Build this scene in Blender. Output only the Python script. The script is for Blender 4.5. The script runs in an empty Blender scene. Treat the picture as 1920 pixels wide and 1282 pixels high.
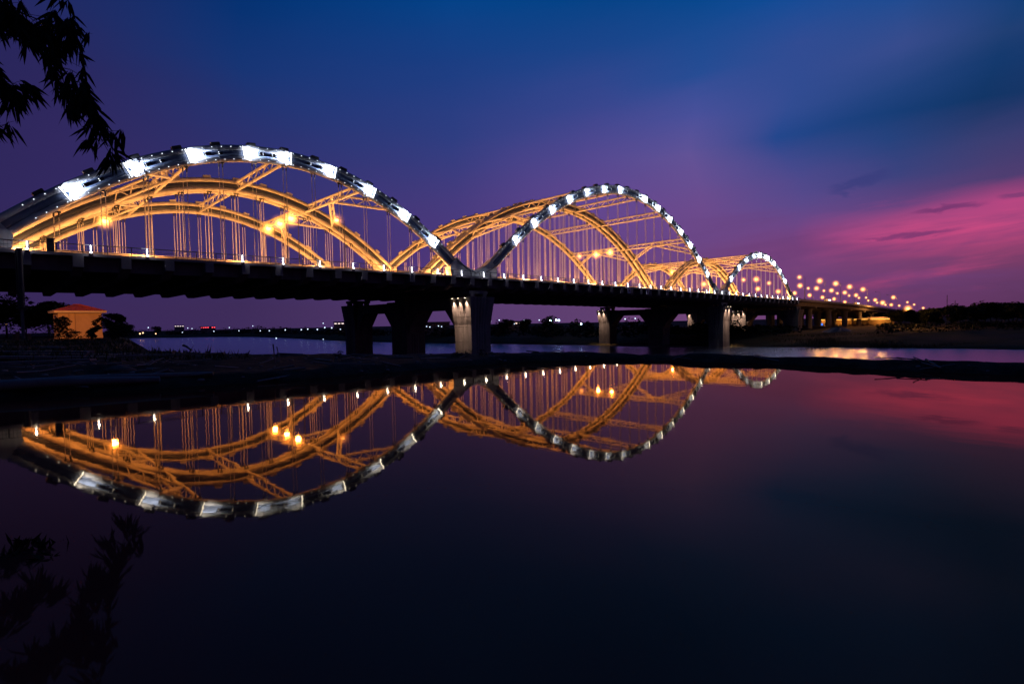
import bpy, math, random
from mathutils import Vector, Matrix
R = math.radians
random.seed(7)
rnd = random.uniform
scene = bpy.context.scene
col = scene.collection

# ------------------------------------------------------------------ camera
CF, CP, CR, CY = 1007.05, -0.035137, -0.018981, 0.771689      # focal length in pixels of the 1920 frame, pitch, roll, heading
CAM = Vector((4.045, -89.978, -0.0345))
FW = Vector((math.sin(CY)*math.cos(CP), math.cos(CY)*math.cos(CP), math.sin(CP)))
RT0 = Vector((math.cos(CY), -math.sin(CY), 0))
UP0 = RT0.cross(FW)
c_, s_ = math.cos(CR), math.sin(CR)
RT = RT0*c_ + UP0*s_
UP = UP0*c_ - RT0*s_
def ray(px, py):
    a, b = px-960.0, py-641.0
    return FW + RT*(a/CF) - UP*(b/CF)
def at(px, py, w):                 # survey point seen at px, py in the photograph, w metres deep
    return CAM + ray(px, py)*w
def at_z(px, py, z):
    d = ray(px, py); return CAM + d*((z-CAM.z)/d.z)
def at_y(px, py, y):
    d = ray(px, py); return CAM + d*((y-CAM.y)/d.y)
cam = bpy.data.cameras.new('camera'); camo = bpy.data.objects.new('camera', cam); col.objects.link(camo)
cam.sensor_width = 36; cam.lens = CF*36/1920; cam.clip_start = 0.05; cam.clip_end = 12000
M = Matrix((RT, UP, -FW)).transposed().to_4x4(); M.translation = CAM
camo.matrix_world = M
scene.camera = camo

# ------------------------------------------------------------------ materials
def nodes(name):
    m = bpy.data.materials.new(name); m.use_nodes = True
    nt = m.node_tree; nt.nodes.clear()
    return m, nt, nt.nodes, nt.links
def paint(name, c, rough=.5, var=.25, scale=1.5, metal=0., bump=0., stretch=None, c2=None, spec=.5):
    m, nt, N, L = nodes(name)
    o = N.new('ShaderNodeOutputMaterial'); p = N.new('ShaderNodeBsdfPrincipled'); L.new(p.outputs[0], o.inputs[0])
    tc = N.new('ShaderNodeTexCoord'); nz = N.new('ShaderNodeTexNoise')
    nz.inputs['Scale'].default_value = scale; nz.inputs['Detail'].default_value = 6; nz.inputs['Roughness'].default_value = .65
    if stretch:
        mp = N.new('ShaderNodeMapping'); mp.inputs['Scale'].default_value = stretch
        L.new(tc.outputs['Object'], mp.inputs[0]); L.new(mp.outputs[0], nz.inputs['Vector'])
    else: L.new(tc.outputs['Object'], nz.inputs['Vector'])
    rp = N.new('ShaderNodeValToRGB'); rp.color_ramp.elements[0].position = .3; rp.color_ramp.elements[1].position = .72
    d = c2 or tuple(x*(1-var) for x in c)
    rp.color_ramp.elements[0].color = (*d, 1); rp.color_ramp.elements[1].color = (*c, 1)
    L.new(nz.outputs['Fac'], rp.inputs[0]); L.new(rp.outputs[0], p.inputs['Base Color'])
    p.inputs['Specular IOR Level'].default_value = spec; p.inputs['Roughness'].default_value = rough; p.inputs['Metallic'].default_value = metal
    if bump:
        b = N.new('ShaderNodeBump'); b.inputs['Strength'].default_value = bump; b.inputs['Distance'].default_value = .1
        L.new(nz.outputs['Fac'], b.inputs['Height']); L.new(b.outputs[0], p.inputs['Normal'])
    return m
def glow(name, c, s):
    m, nt, N, L = nodes(name)
    o = N.new('ShaderNodeOutputMaterial'); e = N.new('ShaderNodeEmission'); L.new(e.outputs[0], o.inputs[0])
    e.inputs[0].default_value = (*c, 1); e.inputs[1].default_value = s
    return m
m_tube = paint('cream rib paint', (.60, .555, .50), .5, .42, .9, stretch=(1, 1, .6), bump=.05)
m_web = paint('brightened navy web paint', (.13, .165, .27), .4, .4, .8)  # navy lightened on the near rib so its light wash reads brighter
m_rib = paint('dimmed outer rib paint', (.42, .42, .46), .5, .35, .9, stretch=(1, 1, .6))  # chord tone darkened on the near rib to keep unlit gaps dark
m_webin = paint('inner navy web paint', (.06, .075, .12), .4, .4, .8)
m_brace = paint('cream brace paint', (.62, .58, .52), .5, .2, .8)
m_cable = paint('galvanised cable', (.72, .68, .60), .4, .45, .25, metal=.0, stretch=(1, 1, .6))
m_dark = paint('dark steel', (.03, .03, .035), .5, .3, 2)
m_conc = paint('weathered concrete', (.34, .31, .29), .9, .5, .5, bump=.3, stretch=(1.6, 1.6, .35), spec=.12)
m_deck = paint('mottled deck concrete', (.40, .35, .36), .9, .5, .5, bump=.3, stretch=(1, 1, .5), spec=.1)  # concrete tone with random mottling
m_saddle = paint('pale saddle concrete', (.50, .50, .52), .8, .3, .7, bump=.2, stretch=(2, 2, .4))
m_asph = paint('asphalt', (.05, .05, .05), .9, .3, 2)
m_rail = paint('dull railing steel', (.05, .045, .045), .5, .3, 3)
m_railw = paint('pale barrier concrete', (.5, .48, .45), .8, .3, .5)
m_led = glow('white light', (.78, .86, 1.0), 12)
m_edge = glow('edge lamp and post light', (.84, .86, 1.0), 14)
m_edged = glow('painted rail light', (.62, .62, .8), .8)
m_sod = glow('sodium light', (1.0, .42, .08), 9)
m_sodd = glow('dim sodium light', (1.0, .48, .15), 5)
m_spotw = glow('warm lamp lens', (1.0, .78, .55), 12)
m_shore = glow('cold shore light', (.62, .76, 1.0), 2.2)
m_shoreb = glow('bright shore light', (.55, .75, 1.0), 22)
m_shorew = glow('warm shore light', (1.0, .50, .25), 4)
m_red = glow('red shore light', (1.0, .06, .10), 4)
m_shop = glow('shop tube light', (1.0, .45, .08), 6.0)
m_blue = glow('blue shop sign light', (.08, .25, 1.0), 1.2)
m_van = glow('streak and headlight glow', (1.0, .82, .8), 3)
m_mud = paint('wet dark mud', (.085, .055, .042), .9, .75, 2.2, bump=.9, spec=.04)
m_bank = paint('river bank soil', (.13, .075, .045), .95, .6, .06, bump=.3, c2=(.045, .048, .018), spec=.03)
m_sand = paint('sand', (.42, .30, .22), .95, .4, .3, bump=.4)
m_leaf = paint('dark leaf', (.022, .028, .013), .7, .5, 3, spec=.1)
m_leafb = paint('bush leaf', (.08, .075, .025), .7, .5, 3, spec=.1)
m_bark = paint('bark', (.05, .04, .03), .9, .4, 3)
m_wall = paint('old plaster', (.55, .40, .26), .9, .25, .9, bump=.2, stretch=(1, 1, .5))
m_tile = paint('red roof tile', (.42, .07, .03), .7, .35, 3)
m_trim = paint('white trim', (.7, .62, .5), .8, .2, 2)
m_wood = paint('weathered plank', (.32, .24, .22), .8, .5, 2, bump=.4)
m_pole = paint('concrete pole', (.16, .15, .16), .8, .3, 2)
m_far = paint('far building wall', (.22, .2, .22), .9, .2, .3)
m_sign = paint('white sign board', (.75, .75, .78), .6, .1, 3)
m_black = paint('black enamel', (.01, .01, .012), .4, .2, 3)
m_white = paint('white vehicle paint', (.7, .7, .7), .35, .1, 1)
m_rub = paint('tyre rubber', (.02, .02, .02), .8, .2, 4)

# ------------------------------------------------------------------ mesh builder
class MB:
    def __init__(s): s.v = []; s.f = []; s.sm = []; s.mi = []
    def add(s, vs, fs, smooth=False, mi=0):
        n = len(s.v); s.v += [tuple(v) for v in vs]
        s.f += [tuple(i+n for i in f) for f in fs]; s.sm += [smooth]*len(fs); s.mi += [mi]*len(fs)
        return s
    def box(s, c, d, rz=0, mi=0, bev=0, rot=None):
        c = Vector(c); x, y, z = d[0]/2, d[1]/2, d[2]/2
        q = rot if rot is not None else Matrix.Rotation(rz, 3, 'Z')
        vs = [c+q@Vector((a*x, b*y, e*z)) for e in (-1, 1) for a, b in ((-1, -1), (1, -1), (1, 1), (-1, 1))]
        return s.add(vs, [(3, 2, 1, 0), (4, 5, 6, 7), (0, 1, 5, 4), (1, 2, 6, 5), (2, 3, 7, 6), (3, 0, 4, 7)], mi=mi)
    def tube(s, pts, r, n=8, mi=0, cap=True, smooth=True):
        pts = [Vector(p) for p in pts]; k = len(pts)
        rr = r if isinstance(r, (list, tuple)) else [r]*k
        vs = []
        for i, p in enumerate(pts):
            t = (pts[min(i+1, k-1)]-pts[max(i-1, 0)]).normalized()
            a = Vector((0, 1, 0)) if abs(t.y) < .9 else Vector((0, 0, 1))
            u = t.cross(a).normalized(); w = t.cross(u)
            for j in range(n):
                h = 2*math.pi*j/n; vs.append(p+(u*math.cos(h)+w*math.sin(h))*rr[i])
        fs = [(i*n+j, (i+1)*n+j, (i+1)*n+(j+1) % n, i*n+(j+1) % n) for i in range(k-1) for j in range(n)]
        s.add(vs, fs, smooth, mi)
        if cap:
            s.add([vs[j] for j in range(n)], [tuple(range(n))], False, mi)
            s.add([vs[(k-1)*n+j] for j in range(n)], [tuple(reversed(range(n)))], False, mi)
        return s
    def prism(s, poly, a, b, axis, mi=0):          # poly in the plane across axis, extruded from a to b
        def P(u, w, t): return {'y': (u, t, w), 'x': (t, u, w), 'z': (u, w, t)}[axis]
        n = len(poly)
        vs = [P(u, w, a) for u, w in poly]+[P(u, w, b) for u, w in poly]
        fs = [(i, (i+1) % n, n+(i+1) % n, n+i) for i in range(n)]
        fs += [tuple(reversed(range(n))), tuple(range(n, 2*n))]
        return s.add(vs, fs, mi=mi)
    def ball(s, c, r, n=6, m=8, mi=0, sq=(1, 1, 1)):
        c = Vector(c); vs = [c+Vector((0, 0, r*sq[2]))]
        for i in range(1, n):
            a = math.pi*i/n
            for j in range(m):
                h = 2*math.pi*j/m; vs.append(c+Vector((math.sin(a)*math.cos(h)*sq[0], math.sin(a)*math.sin(h)*sq[1], math.cos(a)*sq[2]))*r)
        vs.append(c-Vector((0, 0, r*sq[2]))); e = len(vs)-1
        fs = [(0, 1+j, 1+(j+1) % m) for j in range(m)]
        fs += [(1+i*m+j, 1+(i+1)*m+j, 1+(i+1)*m+(j+1) % m, 1+i*m+(j+1) % m) for i in range(n-2) for j in range(m)]
        fs += [(e, 1+(n-2)*m+(j+1) % m, 1+(n-2)*m+j) for j in range(m)]
        return s.add(vs, fs, True, mi)
    def mesh(s, name, mats):
        me = bpy.data.meshes.new(name); me.from_pydata(s.v, [], s.f)
        for m in (mats if isinstance(mats, (list, tuple)) else [mats]): me.materials.append(m)
        me.polygons.foreach_set('use_smooth', s.sm); me.polygons.foreach_set('material_index', s.mi)
        me.update(); return me
def link(name, me, parent=None, loc=None):
    o = bpy.data.objects.new(name, me); col.objects.link(o)
    if parent: o.parent = parent
    if loc is not None: o.location = loc
    return o
def obj(name, mb, mats, parent=None, loc=None): return link(name, mb.mesh(name, mats), parent, loc)
def tag(o, label, cat, group=None):
    o['label'] = label; o['category'] = cat
    if group: o['group'] = group
    return o
def thing(name, label, cat, loc=(0, 0, 0), rz=0, group=None):
    o = bpy.data.objects.new(name, None); col.objects.link(o); o.location = loc; o.rotation_euler.z = rz
    o.empty_display_size = .5
    return tag(o, label, cat, group)
def struct(o): o['kind'] = 'structure'; return o
def stuff(o): o['kind'] = 'stuff'; return o
def dup(o, loc=None, rz=None, label=None, group=None, scale=None, parent=None):
    c = o.copy(); col.objects.link(c)
    if parent is not None: c.parent = parent
    if loc is not None: c.location = loc
    if rz is not None: c.rotation_euler.z = rz
    if scale is not None: c.scale = scale if isinstance(scale, (tuple, list)) else (scale,)*3
    if label: c['label'] = label
    if group: c['group'] = group
    for ch in list(o.children): dup(ch, parent=c)
    return c
def lamp(kind, name, loc, energy, color, parent=None, radius=.2, aim=None, angle=60, blend=.5):
    l = bpy.data.lights.new(name, kind); l.energy = energy; l.color = color; l.shadow_soft_size = radius
    if kind == 'SPOT': l.spot_size = R(angle); l.spot_blend = blend
    o = bpy.data.objects.new(name, l); col.objects.link(o); o.location = loc
    if aim is not None: o.rotation_euler = Vector(aim).to_track_quat('-Z', 'Y').to_euler()
    if parent: o.parent = parent
    return o

# ------------------------------------------------------------------ bridge profile
KN = [(200, 9.02), (225, 8.76), (248, 8.48), (270, 8.22), (294, 7.88), (342, 7.34), (406, 6.16), (455, 4.93), (520, 2.95), (600, .1), (680, -3.0)]
def zd(x):
    if x <= 200: return 9.6132 - .7823*(x-140)/100 - 4.72e-5*(x-140)**2
    for i in range(len(KN)-1):
        (a, za), (b, zb) = KN[i], KN[i+1]
        if x <= b:
            p = KN[i-1] if i else (150, 9.53); q = KN[i+2] if i+2 < len(KN) else (b+80, zb-3.2)
            ma = (zb-p[1])/(b-p[0]); mb = (q[1]-za)/(q[0]-a); h = b-a; t = (x-a)/h
            return (2*t**3-3*t*t+1)*za+(t**3-2*t*t+t)*h*ma+(-2*t**3+3*t*t)*zb+(t**3-t*t)*h*mb
    return KN[-1][1]
SPANS = [(0, 80, 17.906), (80, 200, 28.248), (200, 280, 17.906)]
EE, DEP, TR = 2.38, 2.613, .47
S1, S2 = 24.095, 2.148
RY = [0.0, S1, S1+S2, 2*S1+S2]
YE0, YE1 = -2.9, 2*S1+S2+2.9
WATER, POOL = -10.5, -.8138
def ribz(x, sp):
    a, b, r = SPANS[sp]; a += EE; b -= EE
    s = (x-a)/(b-a); q = 4*s*(1-s)
    return zd(a)*(1-s)+zd(b)*s+r*q*(1-.00747*(1-q))
def ribframe(x, sp):
    dz = (ribz(x+.05, sp)-ribz(x-.05, sp))/.1; l = math.hypot(1, dz)
    return Vector((1/l, 0, dz/l)), Vector((-dz/l, 0, 1/l))
def ribpt(x, sp, off=0, y=0):
    t, n = ribframe(x, sp)
    return Vector((x, y, ribz(x, sp)))+n*off

LED = [([11.6, 18.35, 25.7, 33.4], [41.0, 48.7, 56.3, 63.6, 70.2]),
       ([92.3, 98.6, 105.0, 111.9, 119.3, 126.8, 134.6], [149.8, 157.3, 164.5, 171.6, 178.1, 184.3, 190.3]),
       ([209.0, 216.0, 223.0, 230.2], [239.0, 247.2, 254.3, 261.0, 267.8])]
BRACE = [([(26, 20), (40, None), (54, 60)]),
         ([(105, 99.5), (120, None), (134, None), (146, None), (160, None), (175, 180.5)]),
         ([(226, 220), (240, None), (254, 260)])]
SPLAB = ['nearest arch span at the left, its outer rib washed by white light bars',
         'longest and tallest arch span in the middle of the bridge, amber lit inside',
         'farthest arch span, smallest in view, next to the lamp lined approach viaduct']

def truss(mb, A, B, hA, hB, n, rc=.25, rd=.12):
    A, B, hA, hB = map(Vector, (A, B, hA, hB))
    mb.tube([A+hA, B+hB], rc, 10); mb.tube([A-hA, B-hB], rc, 10)
    for i in range(n):
        t0, t1 = i/n, (i+1)/n
        s0 = 1 if i % 2 == 0 else -1
        mb.tube([A.lerp(B, t0)+s0*hA.lerp(hB, t0), A.lerp(B, t1)-s0*hA.lerp(hB, t1)], rd, 6, cap=False)

beam_cache = {}
def cross_beam_mesh():
    if 'm' not in beam_cache:
        mb = MB(); e0, e1 = YE0, YE1
        prof = [(e0, -.36), (e0, -1.75), (e0+.5, -1.78), (e0+2.6, -2.75), (e0+3.6, -2.9), (e1-3.6, -2.9), (e1-2.6, -2.75), (e1-.5, -1.78), (e1, -1.75), (e1, -.36)]
        mb.prism(prof, -.55, .55, 'x')
        beam_cache['m'] = mb.mesh('cross_beam', m_deck)
    return beam_cache['m']

def deck_strip(mb, xs, prof, mi=0):           # profile (y, dz) swept along the road line
    n = len(prof); vs = []
    for x in xs:
        z = zd(x); vs += [(x, y, z+dz) for y, dz in prof]
    fs = [(i*n+j, (i+1)*n+j, (i+1)*n+(j+1) % n, i*n+(j+1) % n) for i in range(len(xs)-1) for j in range(n)]
    k = len(xs)-1
    fs += [tuple(range(n)), tuple(k*n+j for j in reversed(range(n)))]
    mb.add(vs, fs, mi=mi)
def frange(a, b, n): return [a+(b-a)*i/n for i in range(n+1)]
def rect(y0, y1, z0, z1): return [(y0, z0), (y0, z1), (y1, z1), (y1, z0)]

def railing(xa, xb, y, parent, step=2.5, fine=True):
    mb = MB(); n = max(2, int((xb-xa)/5)); xs = frange(xa, xb, n)
    for h, r in ((1.12, .055), (.62, .022), (.18, .03)):
        mb.tube([(x, y, zd(x)+h) for x in xs], r, 6)
    k = int((xb-xa)/step)
    for i in range(k+1):
        x = xa+.05+i*(xb-xa-.1)/k; mb.box((x, y, zd(x)+.57), (.11, .11, 1.14))
    if fine:
        k = int((xb-xa)/.32)
        for i in range(k):
            x = xa+.16+i*.32; z = zd(x); mb.box((x, y, z+.62), (.022, .022, .95))
    return obj('railing', mb, m_rail, parent)

def build_span(sp):
    a, b, rise = SPANS[sp]
    root = thing('arch_bridge_span', SPLAB[sp], 'bridge span', (0, 0, 0), 0, 'tied arch spans of the river bridge')
    xs = frange(a+.08, b-.08, 24)
    mb = MB(); deck_strip(mb, xs, rect(YE0, YE1, -.36, 0.0))
    obj('deck_slab', mb, m_deck, root)
    mb = MB(); deck_strip(mb, xs, rect(3.3, S1-1.5, .004, .09)); deck_strip(mb, xs, rect(S1+S2+1.5, RY[3]-3.3, .004, .09))
    obj('road_surface', mb, m_asph, root)
    for y in RY:
        mb = MB(); deck_strip(mb, xs, rect(y-.75, y+.75, -2.1, -.37)); obj('tie_girder', mb, m_deck, root)
    for y in (3.0, RY[3]-3.0):
        mb = MB(); deck_strip(mb, xs, [(y-.22, .005), (y-.1, .98), (y+.1, .98), (y+.22, .005)]); obj('road_barrier', mb, m_deck, root)
    n = int((b-a)/5)
    for i in range(n):
        x = a+2.5+5*i; link('cross_beam', cross_beam_mesh(), root, (x, 0, zd(x)))
    railing(a+.1, b-.1, YE0+.15, root)
    railing(a+.1, b-.1, YE1-.15, root, fine=False)
    # ribs
    x0, x1 = a+5.2, b-5.2
    rx = frange(x0, x1, 56 if sp != 1 else 76)
    off = DEP/2-TR
    ch = []
    for s in (1, -1):
        mb = MB(); mb.tube([ribpt(x, sp, s*off) for x in rx], TR, 16)
        # flange rings at the splices
        for q in range(int((b-a)/10)):
            x = a+10+q*10
            if x0+2 < x < x1-2:
                t, nn = ribframe(x, sp); p = ribpt(x, sp, s*off)
                mb.tube([p-t*.06, p+t*.06], TR+.05, 16)
        ch.append(mb.mesh('chord_tube', m_tube))
    mb = MB(); vs = []
    for x in rx:
        for yy in (-.24, .24):
            for s in (-1, 1): vs.append(ribpt(x, sp, s*(off-.3), yy))
    fs = []
    for i in range(len(rx)-1):
        q = i*4
        fs += [(q, q+1, q+5, q+4), (q+3, q+2, q+6, q+7), (q+1, q+3, q+7, q+5), (q+2, q, q+4, q+6)]
    fs += [(0, 2, 3, 1), (len(vs)-4, len(vs)-3, len(vs)-1, len(vs)-2)]
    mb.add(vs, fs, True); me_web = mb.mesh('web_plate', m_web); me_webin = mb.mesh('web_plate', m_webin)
    ch_near = [m_.copy() for m_ in ch]
    for m_ in ch_near: m_.materials[0] = m_rib
    hx = [a+10+5*i for i in range(int((b-a-20)/5)+1)]
    hm, am = [], []
    for x in hx:
        mb = MB(); p = ribpt(x, sp, -DEP/2)
        zt, zb = p.z+.05, zd(p.x)-.05
        for dx in (-.26, .26):
            mb.tube([(p.x+dx, 0, zb), (p.x+dx, 0, zt)], .046, 7, cap=False)
            mb.tube([(p.x+dx, 0, zt-.75), (p.x+dx, 0, zt-.02)], .10, 8, mi=1)
            mb.tube([(p.x+dx, 0, zb+.05), (p.x+dx, 0, zb+1.5)], .065, 8, mi=0)
        mb.box((p.x, 0, zt-.06), (.95, .34, .2), mi=1)
        hm.append(mb.mesh('hanger', [m_cable, m_dark]))
        t, nn = ribframe(x, sp); p = ribpt(x, sp, DEP/2+.17)
        rot = Matrix((t, Vector((0, 1, 0)), nn)).transposed()
        mb = MB(); mb.box(p-nn*.04, (1.25, .74, .42), rot=rot); mb.box(p+nn*.19, (1.1, .56, .06), rot=rot)
        am.append(p); 
        hm[-1] = (hm[-1], mb.mesh('anchor_cap', m_dark if True else m_tube), mb)
    for k, y in enumerate(RY):
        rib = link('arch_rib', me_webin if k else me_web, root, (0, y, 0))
        for m in (ch if k else ch_near): link('chord_tube', m, rib)
        for hmesh, cap_mesh, cmb in hm:
            link('hanger', hmesh, rib)
            link('anchor_cap', cap_mesh, rib) if k == 0 else link('anchor_cap', bpy.data.meshes.get('anchor_pale_%d_%d' % (sp, int(cmb.v[0][0]*10))) or pale(cmb, sp), rib)
        # concrete springing blocks
        for e, sg in ((a, 1), (b, -1)):
            def X(d): return e+sg*d
            zz = zd(e)
            def rp(d, o):
                p = ribpt(X(d), sp, o); return (p.x, p.z)
            top = rp(5.75, DEP/2+.06); bot = rp(5.75, -DEP/2-.06)
            poly = [(X(.06), zz+.02), (X(.06), zz+1.65), (X(1.6), zz+2.0), (X(3.1), zz+2.75), top, bot, (X(6.4), zd(X(6.4))+.02)]
            if sg < 0: poly = poly[::-1]
            mb = MB(); mb.prism(poly, -.78, .78, 'y'); obj('springing_block', mb, m_saddle, rib)
        # white light bars on the outward face of the near rib
        if k == 0:
            for xs_, sg in ((LED[sp][0], 1), (LED[sp][1], -1)):
                for x in xs_:
                    t, nn = ribframe(x, sp); p = ribpt(x, sp, 0, -.66); rot = Matrix((t, Vector((0, 1, 0)), nn)).transposed()
                    mb = MB(); mb.box(p, (.10, .14, 2.0), rot=rot)
                    for q in range(9):
                        mb.box(p+nn*(-.88+.22*q)+t*(sg*(.10+.07*(q % 2)))+Vector((0, .03, 0)), (.16, .12, .12), mi=1, rot=rot)
                    obj('light_bar', mb, [m_black, m_led], rib)
                    for dx, sz in ((2.9, (1.0, .34, .5)), (4.9, (.5, .3, .4))):
                        t3, n3 = ribframe(x+sg*dx*t.x, sp); r3 = Matrix((t3, Vector((0, 1, 0)), n3)).transposed()
                        mb = MB(); mb.box(ribpt(x+sg*dx*t.x, sp, 0, -.42), sz, rot=r3)
                        mb.box(ribpt(x+sg*(dx-.35)*t.x, sp, .12, -.6), (.1, .06, .1), rot=r3, mi=1); mb.box(ribpt(x+sg*(dx-.35)*t.x, sp, -.12, -.6), (.1, .06, .1), rot=r3, mi=1)
                        stuff_box = obj('control_box', mb, [m_black, glow_small], rib)
                    base_ = p+t*sg*.24
                    for o_ in (-.32, .32):
                        lamp('SPOT', 'led_spot', base_+nn*o_+Vector((0, -.02, 0)), 42000*(1, 1.0, 1.8)[sp], (.66, .78, 1), rib, .06, aim=t*sg+Vector((0, .66, 0)), angle=62, blend=1)
                    for o_ in (-.80, .80):
                        lamp('SPOT', 'led_spot', base_+nn*o_+Vector((0, -.12, 0)), 1500*(1, 1.1, 3.2)[sp], (.74, .84, 1), rib, .06, aim=t*sg+Vector((0, .60, 0)), angle=66, blend=1)
            # dotted light nodes along both chords
            mb = MB()
            x = x0+3
            while x < x1-3:
                t, nn = ribframe(x, sp); rot = Matrix((t, Vector((0, 1, 0)), nn)).transposed()
                for s in (1, -1):
                    mb.box(ribpt(x, sp, s*(off+.1), -TR-.02), (.09, .07, .09), rot=rot)
                x += 1.35*t.x
            stuff(obj('light_string', mb, glow_small, rib))
    # bracing between the ribs
    off2 = off*.95
    for ya, yb in ((RY[0], RY[1]), (RY[2], RY[3])):
        for x, xl in BRACE[sp]:
            t, nn = ribframe(x, sp); h = nn*off2
            A = ribpt(x, sp, 0, ya+.3); B = ribpt(x, sp, 0, yb-.3)
            mb = MB(); truss(mb, A, B, h, h, 12)
            if xl is not None:
                mid = (A+B)/2; t2, n2 = ribframe(xl, sp)
                for yq, sgn in ((ya+.3, 1), (yb-.3, -1)):
                    truss(mb, mid+Vector((0, -sgn*.6, 0)), ribpt(xl, sp, 0, yq), h*.98, n2*off2, 7, .22, .10)
            obj('cross_brace', mb, m_brace, root)
    for x, xl in BRACE[sp]:
        t, nn = ribframe(x, sp); mb = MB()
        for s in (1, -1): mb.tube([ribpt(x, sp, s*off2, RY[1]+.35), ribpt(x, sp, s*off2, RY[2]-.35)], .28, 10)
        obj('short_strut', mb, m_brace, root)
    # white lamps along the deck edge
    k0 = math.ceil((a-13.8)/6.08); k = k0
    while 13.8+6.08*k < b-.3:
        x = 13.8+6.08*k; k += 1
        if k-1 == 2 or x < 0: continue
        z = zd(x)
        mb = MB(); mb.box((x, YE0-.1, z-.02), (.34, .2, .22), mi=0)
        mb.box((x, YE0-.12, z+.13), (.22, .12, .12), mi=1); mb.box((x, YE0+.02, z+.62), (.055, .055, .9), mi=1); mb.box((x, YE0+.02, z+1.12), (1.3, .03, .03), mi=2)  # post and bar emit: lamp light on the railing put into the material
        obj('edge_lamp_and_glow', mb, [m_black, m_edge, m_edged], root)
        lamp('POINT', 'edge_light', (x, YE0-.3, z+.75), 48, (.82, .86, 1), root, .08)
    # assumed warm floodlights on the deck beside the ribs, unseen, added to light them (boxes with a lit lens)
    nx = int((b-a)/13)
    for y, en in ((1.5, .50), (S1-3.2, 1.0), (S1+S2+3.4, .8), (RY[3]-4.2, 1.0)):
        for i in range(nx):
            x = a+7+(b-a-14)*i/(nx-1); z = zd(x)
            ed = 1.15 if i in (0, nx-1) else (.62, .80)[i % 2]
            mb = MB(); mb.box((x, y, z+.2), (.5, .5, .3)); mb.box((x, y, z+.38), (.42, .42, .05), mi=1)
            obj('assumed_floodlight', mb, [m_black, m_spotw], root)
            f = (1.0, 1.35, 1.5)[sp]
            lamp('POINT', 'assumed_flood', (x, y, z+.46), 7400*en*ed*f, (1.0, .385, .092), root, .09)
    return root
def pale(cmb, sp):
    return cmb.mesh('anchor_pale_%d_%d' % (sp, int(cmb.v[0][0]*10)), m_tube)
glow_small = glow('light node', (.8, .88, 1), 2.2)
spans = [build_span(i) for i in range(3)]

# cable slung between the two springing blocks over the first pier
mb = MB(); A = Vector((75.1, -.9, 13.4)); B = Vector((86.6, -.9, 13.1))
mb.tube([A.lerp(B, i/14)+Vector((0, 0, -2.3*math.sin(math.pi*i/14)**.9)) for i in range(15)], .07, 6)
tag(obj('slack_cable', mb, m_dark), 'thick dark cable sagging between two rib ends above the lit pier', 'cable')

# channel boards on the deck edge
for x, lab in ((135.6, 'left one of two small white channel boards on the deck edge'), (145.3, 'right one of two small white channel boards on the deck edge')):
    t = thing('channel_board', lab, 'sign', (x, YE0-.25, zd(x)-1.0), 0, 'channel boards on the bridge deck')
    mb = MB(); mb.box((0, 0, 0), (1.5, .08, 1.7)); mb.box((0, .12, .3), (.2, .2, 1.6)); obj('board', mb, m_sign, t)
    mb = MB(); mb.box((0, -.06, 0), (.5, .03, .8)); obj('mark', mb, m_black, t)

# ------------------------------------------------------------------ piers
def column_mesh(h, wx, wy, fl, name, z0f=.55):
    # fluted column, foot at 0, flared towards the top
    mb = MB(); rings = []
    def ring(hx, hy, z, ins=0):
        hx -= ins; hy -= ins
        pts = []
        def side(p, q, nrm):
            L = 15
            for i in range(L):
                t = i/L; g = 0
                if 4 <= i <= 10: g = .16 if i % 2 == 0 else 0
                pts.append((p[0]+(q[0]-p[0])*t-nrm[0]*g, p[1]+(q[1]-p[1])*t-nrm[1]*g, z))
        side((-hx, -hy), (hx, -hy), (0, -1)); side((hx, -hy), (hx, hy), (1, 0)); side((hx, hy), (-hx, hy), (0, 1)); side((-hx, hy), (-hx, -hy), (-1, 0))
        return pts
    key_ = [(0, 0), (z0f, .0), (z0f+.1, .03), (.7, .2), (.8, .45), (.9, .74), (1, 1)]
    def flare(t):
        for (a, fa), (b, fb) in zip(key_, key_[1:]):
            if t <= b: return fa+(fb-fa)*(t-a)/(b-a)
        return 1
    lv = [(t, f, 0) for t, f in key_]
    for t in (.14, .30, .43, .62, .75, .87):
        e = .05/h; lv += [(t-e*1.01, flare(t), 0), (t-e, flare(t), .07), (t+e, flare(t), .07), (t+e*1.01, flare(t), 0)]
    for t, f, q in sorted(lv, key=lambda r: r[0]): rings.append(ring(wx+fl[0]*f, wy+fl[1]*f, h*t, q))
    n = 60; vs = [p for r in rings for p in r]
    fs = [(i*n+j, i*n+(j+1) % n, (i+1)*n+(j+1) % n, (i+1)*n+j) for i in range(len(rings)-1) for j in range(n)]
    fs += [tuple(reversed(range(n))), tuple((len(rings)-1)*n+j for j in range(n))]
    mb.add(vs, fs)
    return mb.mesh(name, m_conc)
CYS = [0.0, RY[1]+S2/2, RY[3]]
PLAB = ['nearest river pier with three columns, its near column lit by three warm spots',
        'second river pier, standing in the water under the far end of the tallest arch',
        'third pier, on the far bank where the last arch meets the approach viaduct']
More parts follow.
